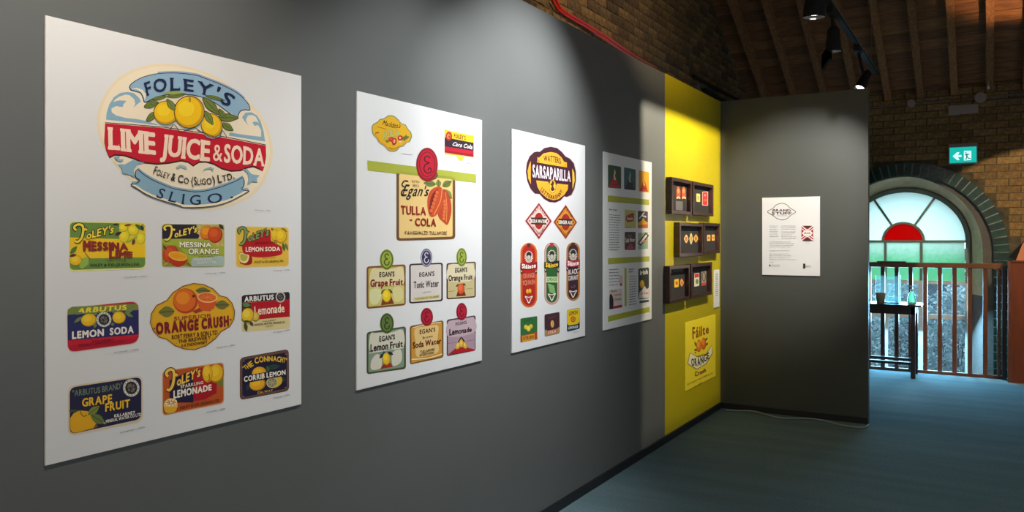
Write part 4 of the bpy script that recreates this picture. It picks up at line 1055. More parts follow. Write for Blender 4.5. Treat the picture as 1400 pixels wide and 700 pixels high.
a.text('COLA', [(188, 568), (332, 572)], [(188, 518), (332, 522)], '#8e2618', .045, gap=.1)
a.t2('P & H EGAN LTD. TULLAMORE', 120, 626, 405, 630, 22, 22, '#5a4030', .015)
a.build('printed_label', P2, 'large tan cola label with red seal and cocoa pods')

def egan(cr, box, seal, cols, title, lines, lab, art=None):
    a = new().crop(*cr); x0, y0, x1, y1, y2, y3 = box; w = (x1 - x0) * .045
    bc, fc, sc, sc2, tc = cols
    a.quad(x0, y0, x1, y1, y2, y3, bc, w * 1.7); a.quad(x0 + w, y0 + w, x1 - w, y1 + w, y2 - w, y3 - w, fc, w)
    if art: art(a)
    sx, sy, rx, ry = seal
    a.seal(sx, sy, rx, ry, sc, sc2, '', tc)
    for t in lines: a.text(*t[:4], **t[4])
    a.build('printed_label', P2, lab)
def txt(s, x0, y0, x1, y1, h0, h1, c, b=.03, **k): return (s, [(x0, y0), (x1, y1)], [(x0, y0 - h0), (x1, y1 - h1)], c, dict(bold=b, **k))
def cloud(a, pts, c): a.poly(pts, c, True)
def art1(a):
    cloud(a, [(100, 260), (200, 250), (330, 250), (430, 240), (435, 420), (260, 430), (90, 450)], '#d8c99a')
    a.poly([(75, 455), (450, 432), (450, 620), (75, 650)], '#c3bb72'); cloud(a, [(90, 480), (190, 470), (200, 560), (150, 630), (90, 610)], '#d6d09a'); cloud(a, [(330, 460), (420, 450), (430, 570), (350, 600)], '#d6c888')
    a.poly([(200, 640), (230, 520), (300, 520), (340, 625)], '#7a3a1c'); a.leaf(250, 470, 200, 520, 30, '#5a5a24', '#34341a'); a.leaf(280, 470, 325, 515, 30, '#5a5a24', '#34341a')
    a.fruit(262, 540, 46, 68, '#e6c020', '#c09a20', '#f0d038')
egan((495, 335, 7.77), (48, 228, 464, 205, 640, 678), (262, 155, 72, 108), ('#7a4a24', '#bba84c', '#6f7c2c', '#98a63c', '#2c3416'), '', [
    txt("EGAN'S", 185, 342, 345, 332, 52, 50, '#2c2018', .04), txt('Grape Fruit', 88, 445, 435, 420, 75, 60, '#7e2018', .05, gap=.06), ], 'tan grapefruit label with green seal', art1)
def art2(a):
    a.poly([(110, 590), (405, 555), (410, 598), (108, 632)], '#cdbf86')
egan((552, 335, 8.238), (62, 212, 440, 198, 632, 660), (255, 143, 66, 104), ('#33262a', '#cfc4bc', '#6d6878', '#34304a', '#c8c0cc'), '', [
    txt("EGAN'S", 175, 360, 345, 345, 48, 48, '#2c2224', .04), txt('Tonic Water', 112, 488, 395, 465, 74, 70, '#2c2224', .03, gap=.06),
    txt('LAKE WAY', 210, 545, 310, 535, 18, 18, '#8a8280', .01), txt('P & H EGAN LTD. TULLAMORE', 130, 618, 395, 588, 22, 20, '#7a6a3a', .01)], 'white tonic water label with purple seal', art2)
def art3(a):
    a.poly([(502, 415), (795, 395), (795, 575), (500, 592)], '#bfae7e'); cloud(a, [(510, 230), (640, 215), (780, 220), (780, 390), (505, 400)], '#d5c8a4')
    a.poly([(590, 580), (620, 480), (670, 480), (702, 572)], '#6a2a1c'); a.leaf(630, 440, 585, 470, 26, '#4a5a24', '#2a341a'); a.leaf(660, 435, 700, 455, 26, '#4a5a24', '#2a341a')
    a.fruit(645, 495, 40, 62, '#d0522a', '#a83a20', '#de6a3c'); a.line([(505, 525), (580, 515)], 6, '#8a7a50', smooth=False); a.line([(705, 495), (775, 490)], 6, '#8a7a50', smooth=False)
egan((552, 335, 8.238), (482, 205, 812, 186, 590, 612), (652, 138, 58, 104), ('#4e2c20', '#c4b48c', '#75832e', '#93a23c', '#2c3416'), '', [
    txt("EGAN'S", 580, 310, 715, 300, 50, 48, '#2c2224', .05), txt('Orange Fruit', 505, 405, 775, 385, 62, 54, '#3a2420', .04, gap=.06)], 'beige orange fruit label with green seal', art3)
def art4(a):
    cloud(a, [(80, 260), (130, 245), (280, 240), (390, 220), (395, 380), (250, 400), (80, 425)], '#cfc8b4'); cloud(a, [(90, 510), (140, 450), (185, 480), (180, 580), (90, 595)], '#cfc8b4'); cloud(a, [(290, 440), (370, 405), (375, 520), (295, 560)], '#cfc8b4')
    a.poly([(175, 592), (200, 550), (270, 530), (295, 570)], '#9a2c1c'); a.leaf(215, 440, 165, 490, 30, '#22303a', '#141c20'); a.leaf(245, 430, 300, 455, 30, '#22303a', '#141c20'); a.leaf(230, 455, 195, 420, 24, '#2c4a4a', '#141c20')
    a.fruit(233, 495, 38, 60, '#dfb222', '#b48a20', '#ecc63a'); a.line([(65, 440), (400, 388)], 6, '#dcd6c4', smooth=False)
egan((495, 420, 7.0), (44, 240, 420, 182, 590, 642), (238, 155, 66, 98), ('#45482a', '#7f9078', '#4a5c2a', '#5f7436', '#26301a'), '', [
    txt("EGAN'S", 165, 330, 315, 305, 48, 44, '#2c2420', .05), txt('Lemon Fruit', 80, 425, 390, 378, 68, 58, '#2c2420', .04, gap=.06)], 'green lemon fruit label with green seal', art4)
def art5(a):
    cloud(a, [(110, 300), (200, 270), (300, 255), (350, 270), (340, 400), (350, 520), (250, 560), (130, 570), (120, 440)], '#dcb878')
    a.line([(95, 280), (250, 240), (380, 225)], 8, '#e8d8b0'); a.line([(80, 600), (250, 585), (385, 545)], 9, '#ead8b0')
egan((552, 410, 7.37), (62, 262, 400, 205, 580, 652), (233, 172, 62, 92), ('#7a5224', '#c78f34', '#8e1428', '#b01c34', '#5a0c18'), '', [
    txt("EGAN'S", 160, 345, 318, 318, 42, 40, '#3a2218', .04), txt('Brown', 190, 395, 290, 375, 24, 24, '#5a3420', .02), txt('Soda Water', 90, 490, 378, 435, 60, 48, '#5a2418', .05, gap=.06),
    txt('TULLAMORE', 165, 540, 310, 510, 26, 24, '#4a2c1c', .04), txt('BOTTLED BY P.H. EGAN', 160, 570, 305, 540, 22, 22, '#4a2c1c', .03)], 'amber soda water label with red seal', art5)
def art6(a):
    a.poly([(445, 380), (718, 330), (718, 500), (445, 555)], '#a58a94'); cloud(a, [(450, 220), (600, 200), (710, 185), (712, 325), (450, 370)], '#bba2a8')
    a.poly([(445, 552), (520, 490), (580, 470), (640, 480), (718, 500), (716, 512)], '#a81c20')
    for x, y, r in [(550, 460, 25), (612, 455, -25), (582, 440, 0)]: a.fruit(x, y, 22, 42, '#d8a83c', '#a8782a', '#e6bc58', r)
    a.line([(550, 430), (580, 380), (612, 425)], 12, '#3a2a24'); a.line([(445, 440), (530, 425)], 5, '#8a6a74', smooth=False); a.line([(640, 415), (710, 400)], 5, '#8a6a74', smooth=False)
egan((552, 410, 7.37), (434, 200, 724, 155, 510, 568), (584, 118, 54, 88), ('#46303a', '#b39aa2', '#8e1428', '#b01c34', '#5a0c18'), '', [
    txt("EGAN'S", 522, 258, 635, 240, 32, 30, '#5a4048', .02), txt('Lemonade', 460, 358, 685, 318, 62, 44, '#2c1a1e', .04, gap=.06)], 'pink lemonade label with red seal', art6)

# ---------------- poster 3
P3 = board('poster', 700, 800, 176, 483, 'white poster with a brown sarsaparilla label over two diamonds and three tall ovals')
a = new().crop(713, 195, 8.24)
out = [(205, 105), (255, 62), (330, 46), (400, 60), (455, 105), (495, 155), (545, 180), (590, 235), (612, 330), (612, 430), (595, 520), (560, 590), (510, 612), (480, 605), (440, 650), (380, 675), (310, 668), (250, 632), (205, 578),
       (150, 575), (100, 520), (65, 430), (50, 330), (60, 230), (90, 155), (140, 108), (180, 100)]
a.poly([(330 + (x - 330) * 1.025, 360 + (y - 360) * 1.025) for x, y in out], '#c9aeb0'); a.poly(out, '#43202a'); 
a.poly([(180, 160), (195, 172), (250, 120), (330, 105), (400, 120), (450, 165), (480, 215), (510, 225), (512, 278), (400, 262), (175, 222)], '#dca02c')
a.poly([(165, 425), (300, 440), (320, 500), (375, 530), (400, 460), (525, 475), (520, 530), (480, 590), (420, 635), (360, 650), (290, 628), (220, 570), (180, 500)], '#dca02c')
a.ell(350, 495, 42, 80, '#e6b440'); a.ring(350, 495, 38, 74, 4, '#43202a')
a.poly([(345, 430), (368, 450), (358, 490), (372, 530), (345, 545), (330, 520), (342, 490), (325, 470), (340, 455)], '#5a2424', True)
a.poly([(105, 205), (105, 470), (75, 400), (68, 320), (85, 250)], '#dc9c30'); a.poly([(572, 290), (595, 340), (600, 430), (575, 530)], '#dcb030')
a.text('WATTERS', [(252, 205), (345, 215), (445, 238)], [(245, 150), (345, 150), (440, 178)], '#4a2820', .03, gap=.06)
a.text('SARSAPARILLA', [(125, 385), (345, 412), (553, 438)], [(125, 250), (345, 285), (553, 325)], '#e8dce0', .035, gap=.1)
a.text('LETTERKENNY', [(212, 540), (270, 600), (350, 635), (420, 615), (465, 555)], [(232, 500), (285, 560), (350, 595), (410, 575), (445, 525)], '#5a2c24', .03)
for x in (190, 495): a.t2('TO' if x < 300 else 'CO', x - 8, (222 if x < 300 else 268), x + 12, (224 if x < 300 else 270), 26, 26, '#6a4420', .02)
a.build('printed_label', P3, 'dark brown lobed sarsaparilla label')
def diamond(cx_, cy_, wl_, wr_, ht, hb, c, inn, lab, t, tc, dy):
    a = new().crop(710, 270, 10.76)
    a.poly([(cx_, cy_ - ht - 12), (cx_ + wr_ + 12, cy_ + dy), (cx_, cy_ + hb + 12), (cx_ - wl_ - 12, cy_)], '#d8b8b0')
    a.poly([(cx_, cy_ - ht), (cx_ + wr_, cy_ + dy), (cx_, cy_ + hb), (cx_ - wl_, cy_)], c)
    k = .86; a.poly([(cx_, cy_ - ht * k), (cx_ + wr_ * k, cy_ + dy), (cx_, cy_ + hb * k), (cx_ - wl_ * k, cy_)], inn)
    a.text('WATTERS & CO', [(cx_ - wl_ * .5, cy_ - 75), (cx_ - 10, cy_ - 165), (cx_ + 10, cy_ - 165), (cx_ + wr_ * .5, cy_ - 65)], [(cx_ - wl_ * .5 - 20, cy_ - 95), (cx_ - 8, cy_ - 205), (cx_ + 8, cy_ - 205), (cx_ + wr_ * .5 + 20, cy_ - 85)], tc, .03)
    a.text('LETTERKENNY', [(cx_ - wl_ * .5 - 5, cy_ + 95), (cx_, cy_ + 205), (cx_ + wr_ * .5 + 5, cy_ + 95)], [(cx_ - wl_ * .5 + 12, cy_ + 68), (cx_, cy_ + 165), (cx_ + wr_ * .5 - 12, cy_ + 68)], tc, .03)
    a.ell(cx_, cy_, 66, 122, '#a02420'); a.poly([(cx_ - wl_ * .62, cy_ - 52), (cx_ - wl_ * .5, cy_), (cx_ - wl_ * .62, cy_ + 48), (cx_ + wr_ * .62, cy_ + 55), (cx_ + wr_ * .5, cy_), (cx_ + wr_ * .64, cy_ - 45)], '#3a2a24')
    a.t2(t, cx_ - wl_ * .56, cy_ + 24, cx_ + wr_ * .56, cy_ + 30, 48, 44, '#e0d4c8', .05)
    a.ell(cx_ - wl_ * .68, cy_, 9, 16, '#5a2420'); a.ell(cx_ + wr_ * .68, cy_ + 4, 9, 16, '#5a2420')
    a.build('printed_label', P3, lab)
diamond(288, 345, 200, 186, 265, 268, '#8c2028', '#dcbcb0', 'pink diamond soda water label', 'SODA WATER', '#6a2c28', 4)
diamond(682, 362, 178, 165, 252, 250, '#8a3018', '#d08a2c', 'orange diamond ginger ale label', 'GINGER ALE', '#6a2c18', 4)
def slainte(cx_, y0, y1, w, rim, rim2, body, band, bt, l1, l2, lc, tip, lab, deco):
    a = new().crop(705, 325, 7.0); R = w * .5
    def cap(k, c, o=0):
        r = R * k; m = (R - r); rt = r * 1.2
        pts = [(cx_ - r * cos(t), y0 + m + rt - rt * sin(t) + o) for t in [i * pi / 12 for i in range(13)]] + [(cx_ + r * cos(t), y1 - m - rt + rt * sin(t)) for t in [i * pi / 12 for i in range(13)]]
        a.poly(pts, c)
    cap(1.05, '#d9cfc0'); cap(1, rim); cap(.88, rim2); cap(.74, body)
    a.poly([(cx_ - 18, y0 + 5), (cx_ + 18, y0 + 5), (cx_ + 14, y0 + 40), (cx_ - 14, y0 + 40)], tip)
    hy = y0 + (y1 - y0) * .215
    for k in range(20):
        t = 2 * pi * k / 20; a.line([(cx_ + 22 * cos(t), hy + 30 * sin(t)), (cx_ + 42 * cos(t), hy + 58 * sin(t))], 6, '#e8dfd0', smooth=False)
    a.ell(cx_, hy, 27, 40, '#efe6d6'); a.ell(cx_, hy + 4, 22, 34, '#6d6a60'); a.poly([(cx_ - 24, hy - 8), (cx_ - 14, hy - 42), (cx_ + 14, hy - 44), (cx_ + 25, hy - 10), (cx_, hy - 16)], '#2a2624', True); a.ell(cx_, hy + 8, 15, 22, '#cfc4b0')
    a.line([(cx_ - 9, hy + 2), (cx_ - 3, hy + 2)], 3, '#3a3430', smooth=False); a.line([(cx_ + 3, hy + 2), (cx_ + 9, hy + 2)], 3, '#3a3430', smooth=False); a.line([(cx_ - 6, hy + 20), (cx_ + 6, hy + 19)], 3, '#5a4a44', smooth=False)
    by = y0 + (y1 - y0) * .36; hb = 34
    a.poly([(cx_ - R * 1.02, by - hb + 6), (cx_, by - hb + 4), (cx_ + R * 1.02, by - hb - 8), (cx_ + R * 1.02, by + hb - 8), (cx_, by + hb - 2), (cx_ - R * 1.02, by + hb)], band)
    a.text('Sláinte', [(cx_ - R * .84, by + 18), (cx_, by + 24), (cx_ + R * .84, by + 10)], [(cx_ - R * .84, by - 22), (cx_, by - 14), (cx_ + R * .84, by - 28)], bt, .06, gap=.07)
    for sx in (-1, 1): a.ell(cx_ + sx * R * .86, by + 55, 11, 20, '#2a1c1c'); a.ell(cx_ + sx * R * .86, by + 50, 5, 9, '#d8c8b8')
    yy = y0 + (y1 - y0) * .55
    if l1: a.t2(l1, cx_ - R * .7, yy, cx_ + R * .7, yy - 10, 44, 44, lc, .03)
    yy = y0 + (y1 - y0) * .65
    if l2: a.t2(l2, cx_ - R * .72, yy + 2, cx_ + R * .72, yy - 8, 42, 42, lc, .03)
    deco(a, cx_, y0 + (y1 - y0) * .77)
    ty = y0 + (y1 - y0) * .83
    a.line([(cx_ - 34, ty), (cx_, ty + 8), (cx_ + 34, ty - 4), (cx_ + 18, ty + 25), (cx_, ty + 62), (cx_ - 18, ty + 28)], 8, '#e6dccb', closed=True)
    a.build('printed_label', P3, lab)
def d1(a, x, y): a.fruit(x - 12, y - 12, 15, 24, '#dc9a2c', '#b8701c', '#e8ae3c', 0); a.fruit(x + 12, y - 16, 15, 24, '#dc9a2c', '#b8701c', '#e8ae3c', 0)
def d2(a, x, y):
    a.quad(x - 52, y - 130, x + 60, y - 130, y - 75, y - 75, '#b9d09a')
    a.t2('LIMEADE', x - 44, y - 88, x + 50, y - 90, 32, 32, '#3f6a34', .02)
    for k in range(16): a.ell(x - 30 + (k % 4) * 15 + (k // 4) * 5, y - 55 + (k // 4) * 22 + (k % 4) * 6, 9, 11, '#7fa866')
def d3(a, x, y): a.line([(x - 22, y - 12), (x - 5, y + 2), (x + 20, y - 10), (x + 5, y - 22)], 5, '#8a6a78')
slainte(126, 50, 668, 160, '#cf6a24', '#c84a22', '#a8241c', '#8e1c24', '#eadfd2', 'ORANGE', 'SQUASH', '#d98a6c', '#5a2c1c', 'tall orange oval squash label', d1)
slainte(346, 46, 640, 142, '#b07a72', '#d0a898', '#2f5a30', '#2a1c1c', '#e0b830', '', '', '#b9d09a', '#a82038', 'tall green oval label', d2)
slainte(550, 44, 604, 128, '#a8642a', '#b8742c', '#35202c', '#a8243c', '#eadfd2', 'BLACK', 'CURRANT', '#ded2cc', '#4a2418', 'tall dark purple oval blackcurrant label', d3)
a = new().crop(705, 415, 11.66)
a.rr([(76, 240), (345, 198), (345, 560), (76, 622)], 20, '#2f6634'); a.poly([(78, 505), (150, 500), (300, 462), (345, 440), (345, 570), (80, 622)], '#a8481c'); a.poly([(105, 520), (300, 478), (305, 575), (108, 612)], '#dc9a34')
a.t2('SLAINTE', 130, 295, 260, 270, 36, 36, '#1f4422', .03); a.fruit(165, 375, 32, 40, '#cfae30', '#9a8424', '#dcc040'); a.fruit(245, 365, 32, 38, '#cfae30', '#9a8424', '#dcc040'); a.fruit(208, 400, 34, 48, '#dcc43c', '#a89228', '#e8d65c')
a.t2('BITTER LEMON', 122, 580, 292, 552, 50, 50, '#7a3418', .04)
a.build('printed_label', P3, 'small green and orange square label')
a = new().crop(705, 415, 11.66)
a.rr([(460, 175), (700, 132), (702, 475), (462, 530)], 26, '#42252c'); a.poly([(465, 420), (490, 415), (500, 435), (660, 400), (685, 375), (700, 375), (700, 470), (465, 525)], '#a08a5c'); a.poly([(495, 440), (665, 402), (665, 470), (497, 505)], '#b86a48')
a.ell(585, 325, 28, 60, '#c89040'); a.ell(585, 325, 18, 45, '#e0b468'); a.line([(585, 280), (590, 325), (582, 368)], 5, '#8a4a24'); a.t2('SLAINTE', 520, 250, 635, 225, 32, 32, '#6a4444', .02); a.t2('COLA', 512, 490, 645, 462, 42, 42, '#e0c8b0', .04)
a.build('printed_label', P3, 'small dark brown square label')
a = new().crop(705, 415, 11.66)
a.rr([(818, 105), (1022, 65), (1022, 400), (818, 452)], 24, '#2c3a40'); a.poly([(820, 125), (840, 105), (1020, 72), (1020, 290), (990, 325), (850, 350), (820, 325)], '#e0bc1c')
a.text('LEMON', [(850, 192), (988, 165)], [(850, 128), (988, 108)], '#7a4a1c', .05); a.ell(915, 250, 40, 46, '#a8481c'); a.ell(915, 250, 26, 30, '#dca02c'); a.ell(915, 250, 12, 14, '#a8481c')
a.t2('LEMONADE', 842, 410, 995, 385, 38, 38, '#d4dce4', .05); a.line([(920, 465), (1005, 445)], 5, '#9a9690', smooth=False)
a.build('printed_label', P3, 'small yellow and black square label')

# ---------------- poster 4
P4 = board('poster', 825, 891, 207, 452, 'white poster with olive stripes, text columns and small labels, half in warm light')
OLV = '#a3a332'
a = new()
for q_ in ([(831, 267), (887.5, 273), (887.5, 280.5), (831, 275.8)], [(831.3, 353), (887.8, 350.3), (887.8, 357.3), (831.3, 361.5)],
           [(831.3, 432.2), (888, 419.5), (888, 426.5), (831.3, 440)], [(853.8, 366.6), (856.6, 366.3), (856.8, 418), (854, 419)]):
    new().poly(q_, OLV).build('printed_stripe', P4, 'olive green stripe')
a = new()
rr_ = random.Random(3)
def para(x0, x1, ys0, ys1, n, slope0, slope1, w=.9):
    for k in range(n):
        t = k / max(1, n - 1); y = ys0 + (ys1 - ys0) * t; sl = slope0 + (slope1 - slope0) * t
        x = x0; e = x1 - rr_.random() * (x1 - x0) * .18
        while x < e:
            l = min(e - x, .9 + rr_.random() * 2.3)
            a.line([(x, y + (x - x0) * sl), (x + l, y + (x + l - x0) * sl)], w, '#4c4a48', smooth=False); x += l + .55
a.t2('Slow Sugar', 832.6, 287.2, 844, 288.2, 2.1, 2.1, '#3a3836', .05)
para(832.6, 848.6, 293.5, 341.5, 15, .08, -.01)
para(832.8, 847, 368.5, 390, 6, -.04, -.09); 
a.t2('Name', 860, 369.2, 867, 368.4, 1.8, 1.8, '#3a3836', .05); a.t2('Index', 860, 372.6, 866, 371.8, 1.8, 1.8, '#3a3836', .05)
para(860.3, 870.6, 378.2, 416.8, 12, -.08, -.17)
a.build('printed_text', P4, 'grey text columns')['kind'] = 'stuff'
def p4lab(lab, fn, *cr):
    a = new().crop(*cr); fn(a); a.build('printed_label', P4, lab)
def tri(bg, tr, x0, x1, y0, y1, y2, y3, fig):
    def f(a):
        a.quad(x0, y0, x1, y1, y2, y3, bg, 16); m = (x0 + x1) / 2
        a.poly([(x0 + 12, y3 - 8), (m - 12, y0 + (y3 - y0) * .52), (m + 14, y0 + (y3 - y0) * .52), (x1 - 12, y2 - 6)], tr)
        a.poly([(m, y0 + 60), (m + 16, y0 + 110), (m + 6, y0 + 150), (m + 18, y0 + 210), (m - 8, y0 + 200), (m - 14, y0 + 150), (m - 6, y0 + 110)], fig, True)
        a.line([(x0 + 30, y3 - 45), (x1 - 30, y3 - 40)], 8, '#5a1c1c', smooth=False)
    return f
p4lab('dark green label with red triangle', tri('#2c4a30', '#a8202c', 62, 242, 100, 130, 430, 415, '#d8b0a0'), 825, 215, 10)
p4lab('teal label with black triangle', tri('#2c5a60', '#231f2c', 282, 442, 135, 168, 455, 438, '#a8a06c'), 825, 215, 10)
p4lab('yellow label with red triangle', tri('#dc9a1c', '#b8341c', 482, 624, 178, 205, 482, 466, '#e0a83c'), 825, 215, 10)
def f1(a):
    a.quad(292, 62, 442, 78, 318, 318, '#bdb25c'); a.poly([(312, 150), (400, 110), (420, 130), (410, 225), (330, 240), (302, 200)], '#8a2c1c'); a.t2('Smith', 322, 205, 400, 205, 34, 34, '#e6c8a8', .05); a.line([(300, 305), (385, 305)], 8, '#7a6a34', smooth=False)
p4lab('khaki label with brown maple shape', f1, 825, 280, 10)
def f2(a):
    a.quad(470, 82, 608, 92, 320, 318, '#3a2f36', 12); a.poly([(472, 250), (520, 215), (545, 175), (570, 220), (606, 240), (606, 318), (472, 320)], '#dc9c1c'); a.poly([(472, 280), (606, 265), (606, 318), (472, 320)], '#c85a1c')
    a.line([(490, 190), (530, 140), (560, 105)], 16, '#d8d4d0'); a.line([(530, 150), (585, 165)], 20, '#d8d4d0', smooth=False)
p4lab('black label with orange city shape', f2, 825, 280, 10)
def f3(a):
    a.quad(290, 370, 440, 370, 618, 618, '#42262a', 14); a.poly([(310, 605), (375, 520), (428, 600)], '#b0284a'); a.text('Soda Water', [(302, 515), (428, 500)], [(302, 450), (428, 455)], '#e0d4cc', .06); a.t2('Egan', 340, 428, 385, 428, 14, 14, '#b0a0a0', .02)
p4lab('maroon soda water label with pink triangle', f3, 825, 280, 10)
def f4(a):
    a.quad(472, 388, 608, 372, 600, 612, '#9aa488', 12); a.quad(472, 555, 608, 545, 600, 612, '#86a890'); a.line([(490, 545), (600, 400)], 62, '#2a2624', smooth=False); a.line([(500, 530), (592, 412)], 26, '#e8e0d4', smooth=False); a.ell(560, 500, 22, 22, '#c87a44')
p4lab('sage label with black and white bottle', f4, 825, 280, 10)
def f5(a):
    a.ell(168, 232, 18, 52, '#c8b0a8'); a.line([(160, 260), (168, 285), (178, 262)], 10, '#7a2020')
p4lab('small cut-out pink figure', f5, 825, 350, 7)
def f6(a):
    a.quad(55, 325, 180, 310, 490, 512, '#cdb8ac', 12); a.quad(55, 490, 180, 465, 490, 512, '#9a1c30', 8); a.poly([(60, 380), (80, 370), (95, 420), (92, 495), (60, 500)], '#2a2426', True)
    a.t2('Nature', 70, 348, 130, 340, 20, 20, '#6a4c4c', .03); a.t2('Lemon', 100, 385, 170, 375, 22, 22, '#7a5a50', .02); a.t2('Drink', 105, 430, 170, 420, 24, 24, '#5a4440', .02)
p4lab('pink label with dark figure', f6, 825, 350, 7)
def f7(a):
    a.quad(334, 122, 436, 108, 405, 415, '#2f3428', 16); a.poly([(338, 405), (345, 350), (375, 315), (395, 285), (415, 320), (434, 300), (434, 400)], '#d8ccc4'); a.fruit(370, 270, 22, 40, '#e0a81c', '#b4821c', '#ecb828')
    a.text('Irish', [(350, 180), (425, 170)], [(350, 142), (425, 130)], '#e0dcd0', .07); a.t2('Orange', 355, 370, 428, 360, 22, 22, '#b84a3c', .03); a.quad(345, 430, 434, 418, 440, 452, '#3c4a40')
p4lab('tall black label with yellow fruit', f7, 825, 350, 7)

# ================================================================ yellow panel: printed failte label, frames, white text strip
FA = Art(wplace(0.004), 1.1)
fl = mkg('wall_sticker', g_box(.0006, on_x(937, 480, .004).y, on_x(937, 535, .004).z, .0035, on_x(978.5, 480, .004).y, on_x(937, 441, .004).z + .0, .001), mat('yellow_vinyl', hexc('#e8c62a', 1.25), .45))
tag(fl, 'yellow orange crush label sticker with two oranges on the yellow panel', 'sticker')
a = FA.crop(930, 425, 6.083)
a.text('Fáilte', [(103, 235), (238, 182)], [(100, 140), (236, 118)], '#8a4a1c', .04, gap=.1)
for q in [(140, 300, 118, 255), (140, 330, 115, 320), (205, 250, 228, 222), (210, 290, 232, 265), (130, 345, 120, 350)]: a.leaf(*q, 16, '#5a6a2c', '#34401c')
a.fruit(155, 290, 20, 52, '#d87a24', '#b8481c', '#e6a03c'); a.fruit(195, 272, 20, 50, '#d8661c', '#b03c1c', '#e68a34')
sc_ = [(82, 350), (150, 385), (215, 360), (262, 285), (268, 350), (215, 440), (140, 485), (62, 440)]
a.poly(sc_, '#e8ddb4'); a.line(sc_, 5, '#6a5a20', closed=True, smooth=False)
a.text('ORANGE', [(95, 458), (165, 450), (242, 392)], [(90, 400), (160, 390), (240, 345)], '#26242c', .05, gap=.1)
a.text('Crush', [(122, 548), (215, 505)], [(120, 510), (213, 475)], '#8a3c1c', .04)
a.text('BOTTLED BY FAILTE MINERAL CO.', [(60, 622), (272, 520)], [(60, 606), (272, 506)], '#9a7a24', .01); a.text('SLIGO', [(155, 612), (185, 598)], [(155, 598), (185, 586)], '#9a7a24', .01)
a.text('SPARKLING', [(130, 388), (200, 362)], [(130, 378), (200, 352)], '#6a6a2a', .02)
a.build('printed_label', fl)

FX = 0.045
def frame(x0, x1, y0, y1, label, art, offs=(0, 0)):
    A_ = on_x(x0, y0, FX); B_ = on_x(x0, y1, FX); C_ = on_x(x1, y0, FX)
    ya, yb, za, zb = A_.y, C_.y, B_.z, A_.z
    r = root('picture_frame', (0.001, (ya + yb) / 2, za)); tag(r, label, 'picture frame', 'dark shadow-box frames on the yellow panel')
    w = .032
    for g in (g_box(.001, ya, za, FX, yb, za + w * .8, .002), g_box(.001, ya, zb - w * .8, FX, yb, zb, .002), g_box(.001, ya, za + w * .8, FX, ya + w, zb - w * .8, .002), g_box(.001, yb - w, za + w * .8, FX, yb, zb - w * .8, .002)):
        mkg('frame_bar', g, M['frame_wood'], r)
    mt = mkg('mount', g_box(.002, ya + w, za + w * .8, .014, yb - w, zb - w * .8), M['frame_back'], r)
    a = Art(lambda px, py, l: on_x(px, py, .0145 + l), 1.2)
    for fn, lb in art: 
        a = Art(lambda px, py, l: on_x(px, py, .0145 + l), 1.2); fn(a); a.build('bottle_label', mt, lb)
def c10(a): return a.crop(910, 235, 10)
def fr1a(a):
    c10(a); 
    for x in (175, 248): a.poly([(x - 26, 370), (x - 28, 250), (x - 14, 205), (x, 198), (x + 14, 210), (x + 28, 255), (x + 27, 375), (x, 350)], '#b8462c'); a.ell(x, 260, 15, 32, '#d88a4c'); a.poly([(x - 24, 345), (x, 335), (x + 26, 348), (x + 24, 372), (x, 358), (x - 22, 372)], '#e0b884')
def fr1b(a): c10(a).quad(140, 398, 235, 405, 528, 520, '#5e5a58')
def fr2a(a): c10(a).quad(420, 296, 472, 300, 412, 408, '#d8b464', 8); a.line([(446, 330), (446, 380)], 14, '#8a6a34', smooth=False)
def fr2b(a): c10(a).quad(500, 270, 580, 268, 465, 460, '#d8a494', 14); a.quad(508, 280, 572, 278, 455, 450, '#b02c2c', 10); a.ell(540, 320, 12, 16, '#dc9a84'); a.line([(522, 385), (562, 385)], 34, '#d05a4c', smooth=False)
frame(918.6, 946.2, 241.8, 292.2, 'top row left dark frame holding two red oval labels above a grey card', [(fr1a, 'pair of red oval labels'), (fr1b, 'grey card')])
frame(947.6, 975.6, 247.6, 293.6, 'top row right dark frame holding a cream label and a red label', [(fr2a, 'small cream label'), (fr2b, 'red label')])
def c11(a): return a.crop(910, 295, 10.78)
def lens_(x, y, rx, ry, c, c2):
    def f(a): c11(a).poly([(x, y - ry), (x + rx * .75, y - ry * .4), (x + rx, y), (x + rx * .75, y + ry * .4), (x, y + ry), (x - rx * .75, y + ry * .4), (x - rx, y), (x - rx * .75, y - ry * .4)], c, True); a.ell(x, y, rx * .6, ry * .55, c2)
    return f
frame(929.2, 961.6, 303.8, 351.6, 'middle row left dark frame holding three pointed oval labels', [(lens_(305, 340, 34, 62, '#cdbb80', '#b86a44'), None), (lens_(376, 340, 26, 88, '#c9c08a', '#b8843c'), None), (lens_(446, 335, 32, 60, '#d8a850', '#a86434'), None)])
def sq(x0, x1, y0, y1, c, c2): return lambda a: (c11(a).quad(x0, y0, x1, y0 - 2, y1 - 4, y1, c, 6), a.ell((x0 + x1) / 2, (y0 + y1) / 2, 12, 18, c2))
frame(962.6, 984.4, 304.2, 347.2, 'middle row right dark frame holding two small yellow labels', [(sq(610, 660, 282, 374, '#d8a44c', '#9a4424'), None), (sq(680, 722, 280, 370, '#dca84c', '#c06a2c'), None)])
def c9(a): return a.crop(910, 350, 9.34)
def fr5a(a): c9(a).quad(112, 300, 168, 292, 395, 405, '#dcb42c', 8); a.ell(142, 345, 16, 26, '#b8541c')
def fr5b(a): c9(a).poly([(188, 318), (205, 290), (222, 315), (232, 340), (220, 370), (206, 392), (192, 370), (186, 345)], '#d8944c', True); a.ell(208, 342, 12, 20, '#b85a24')
def fr5c(a): c9(a).quad(95, 155, 222, 150, 195, 202, '#4e4a48')
def fr6a(a): c9(a).quad(365, 222, 430, 215, 380, 392, '#cfc4b0', 8); a.quad(370, 228, 426, 222, 270, 278, '#b02c2c'); a.ell(402, 325, 18, 32, '#4c7a4c')
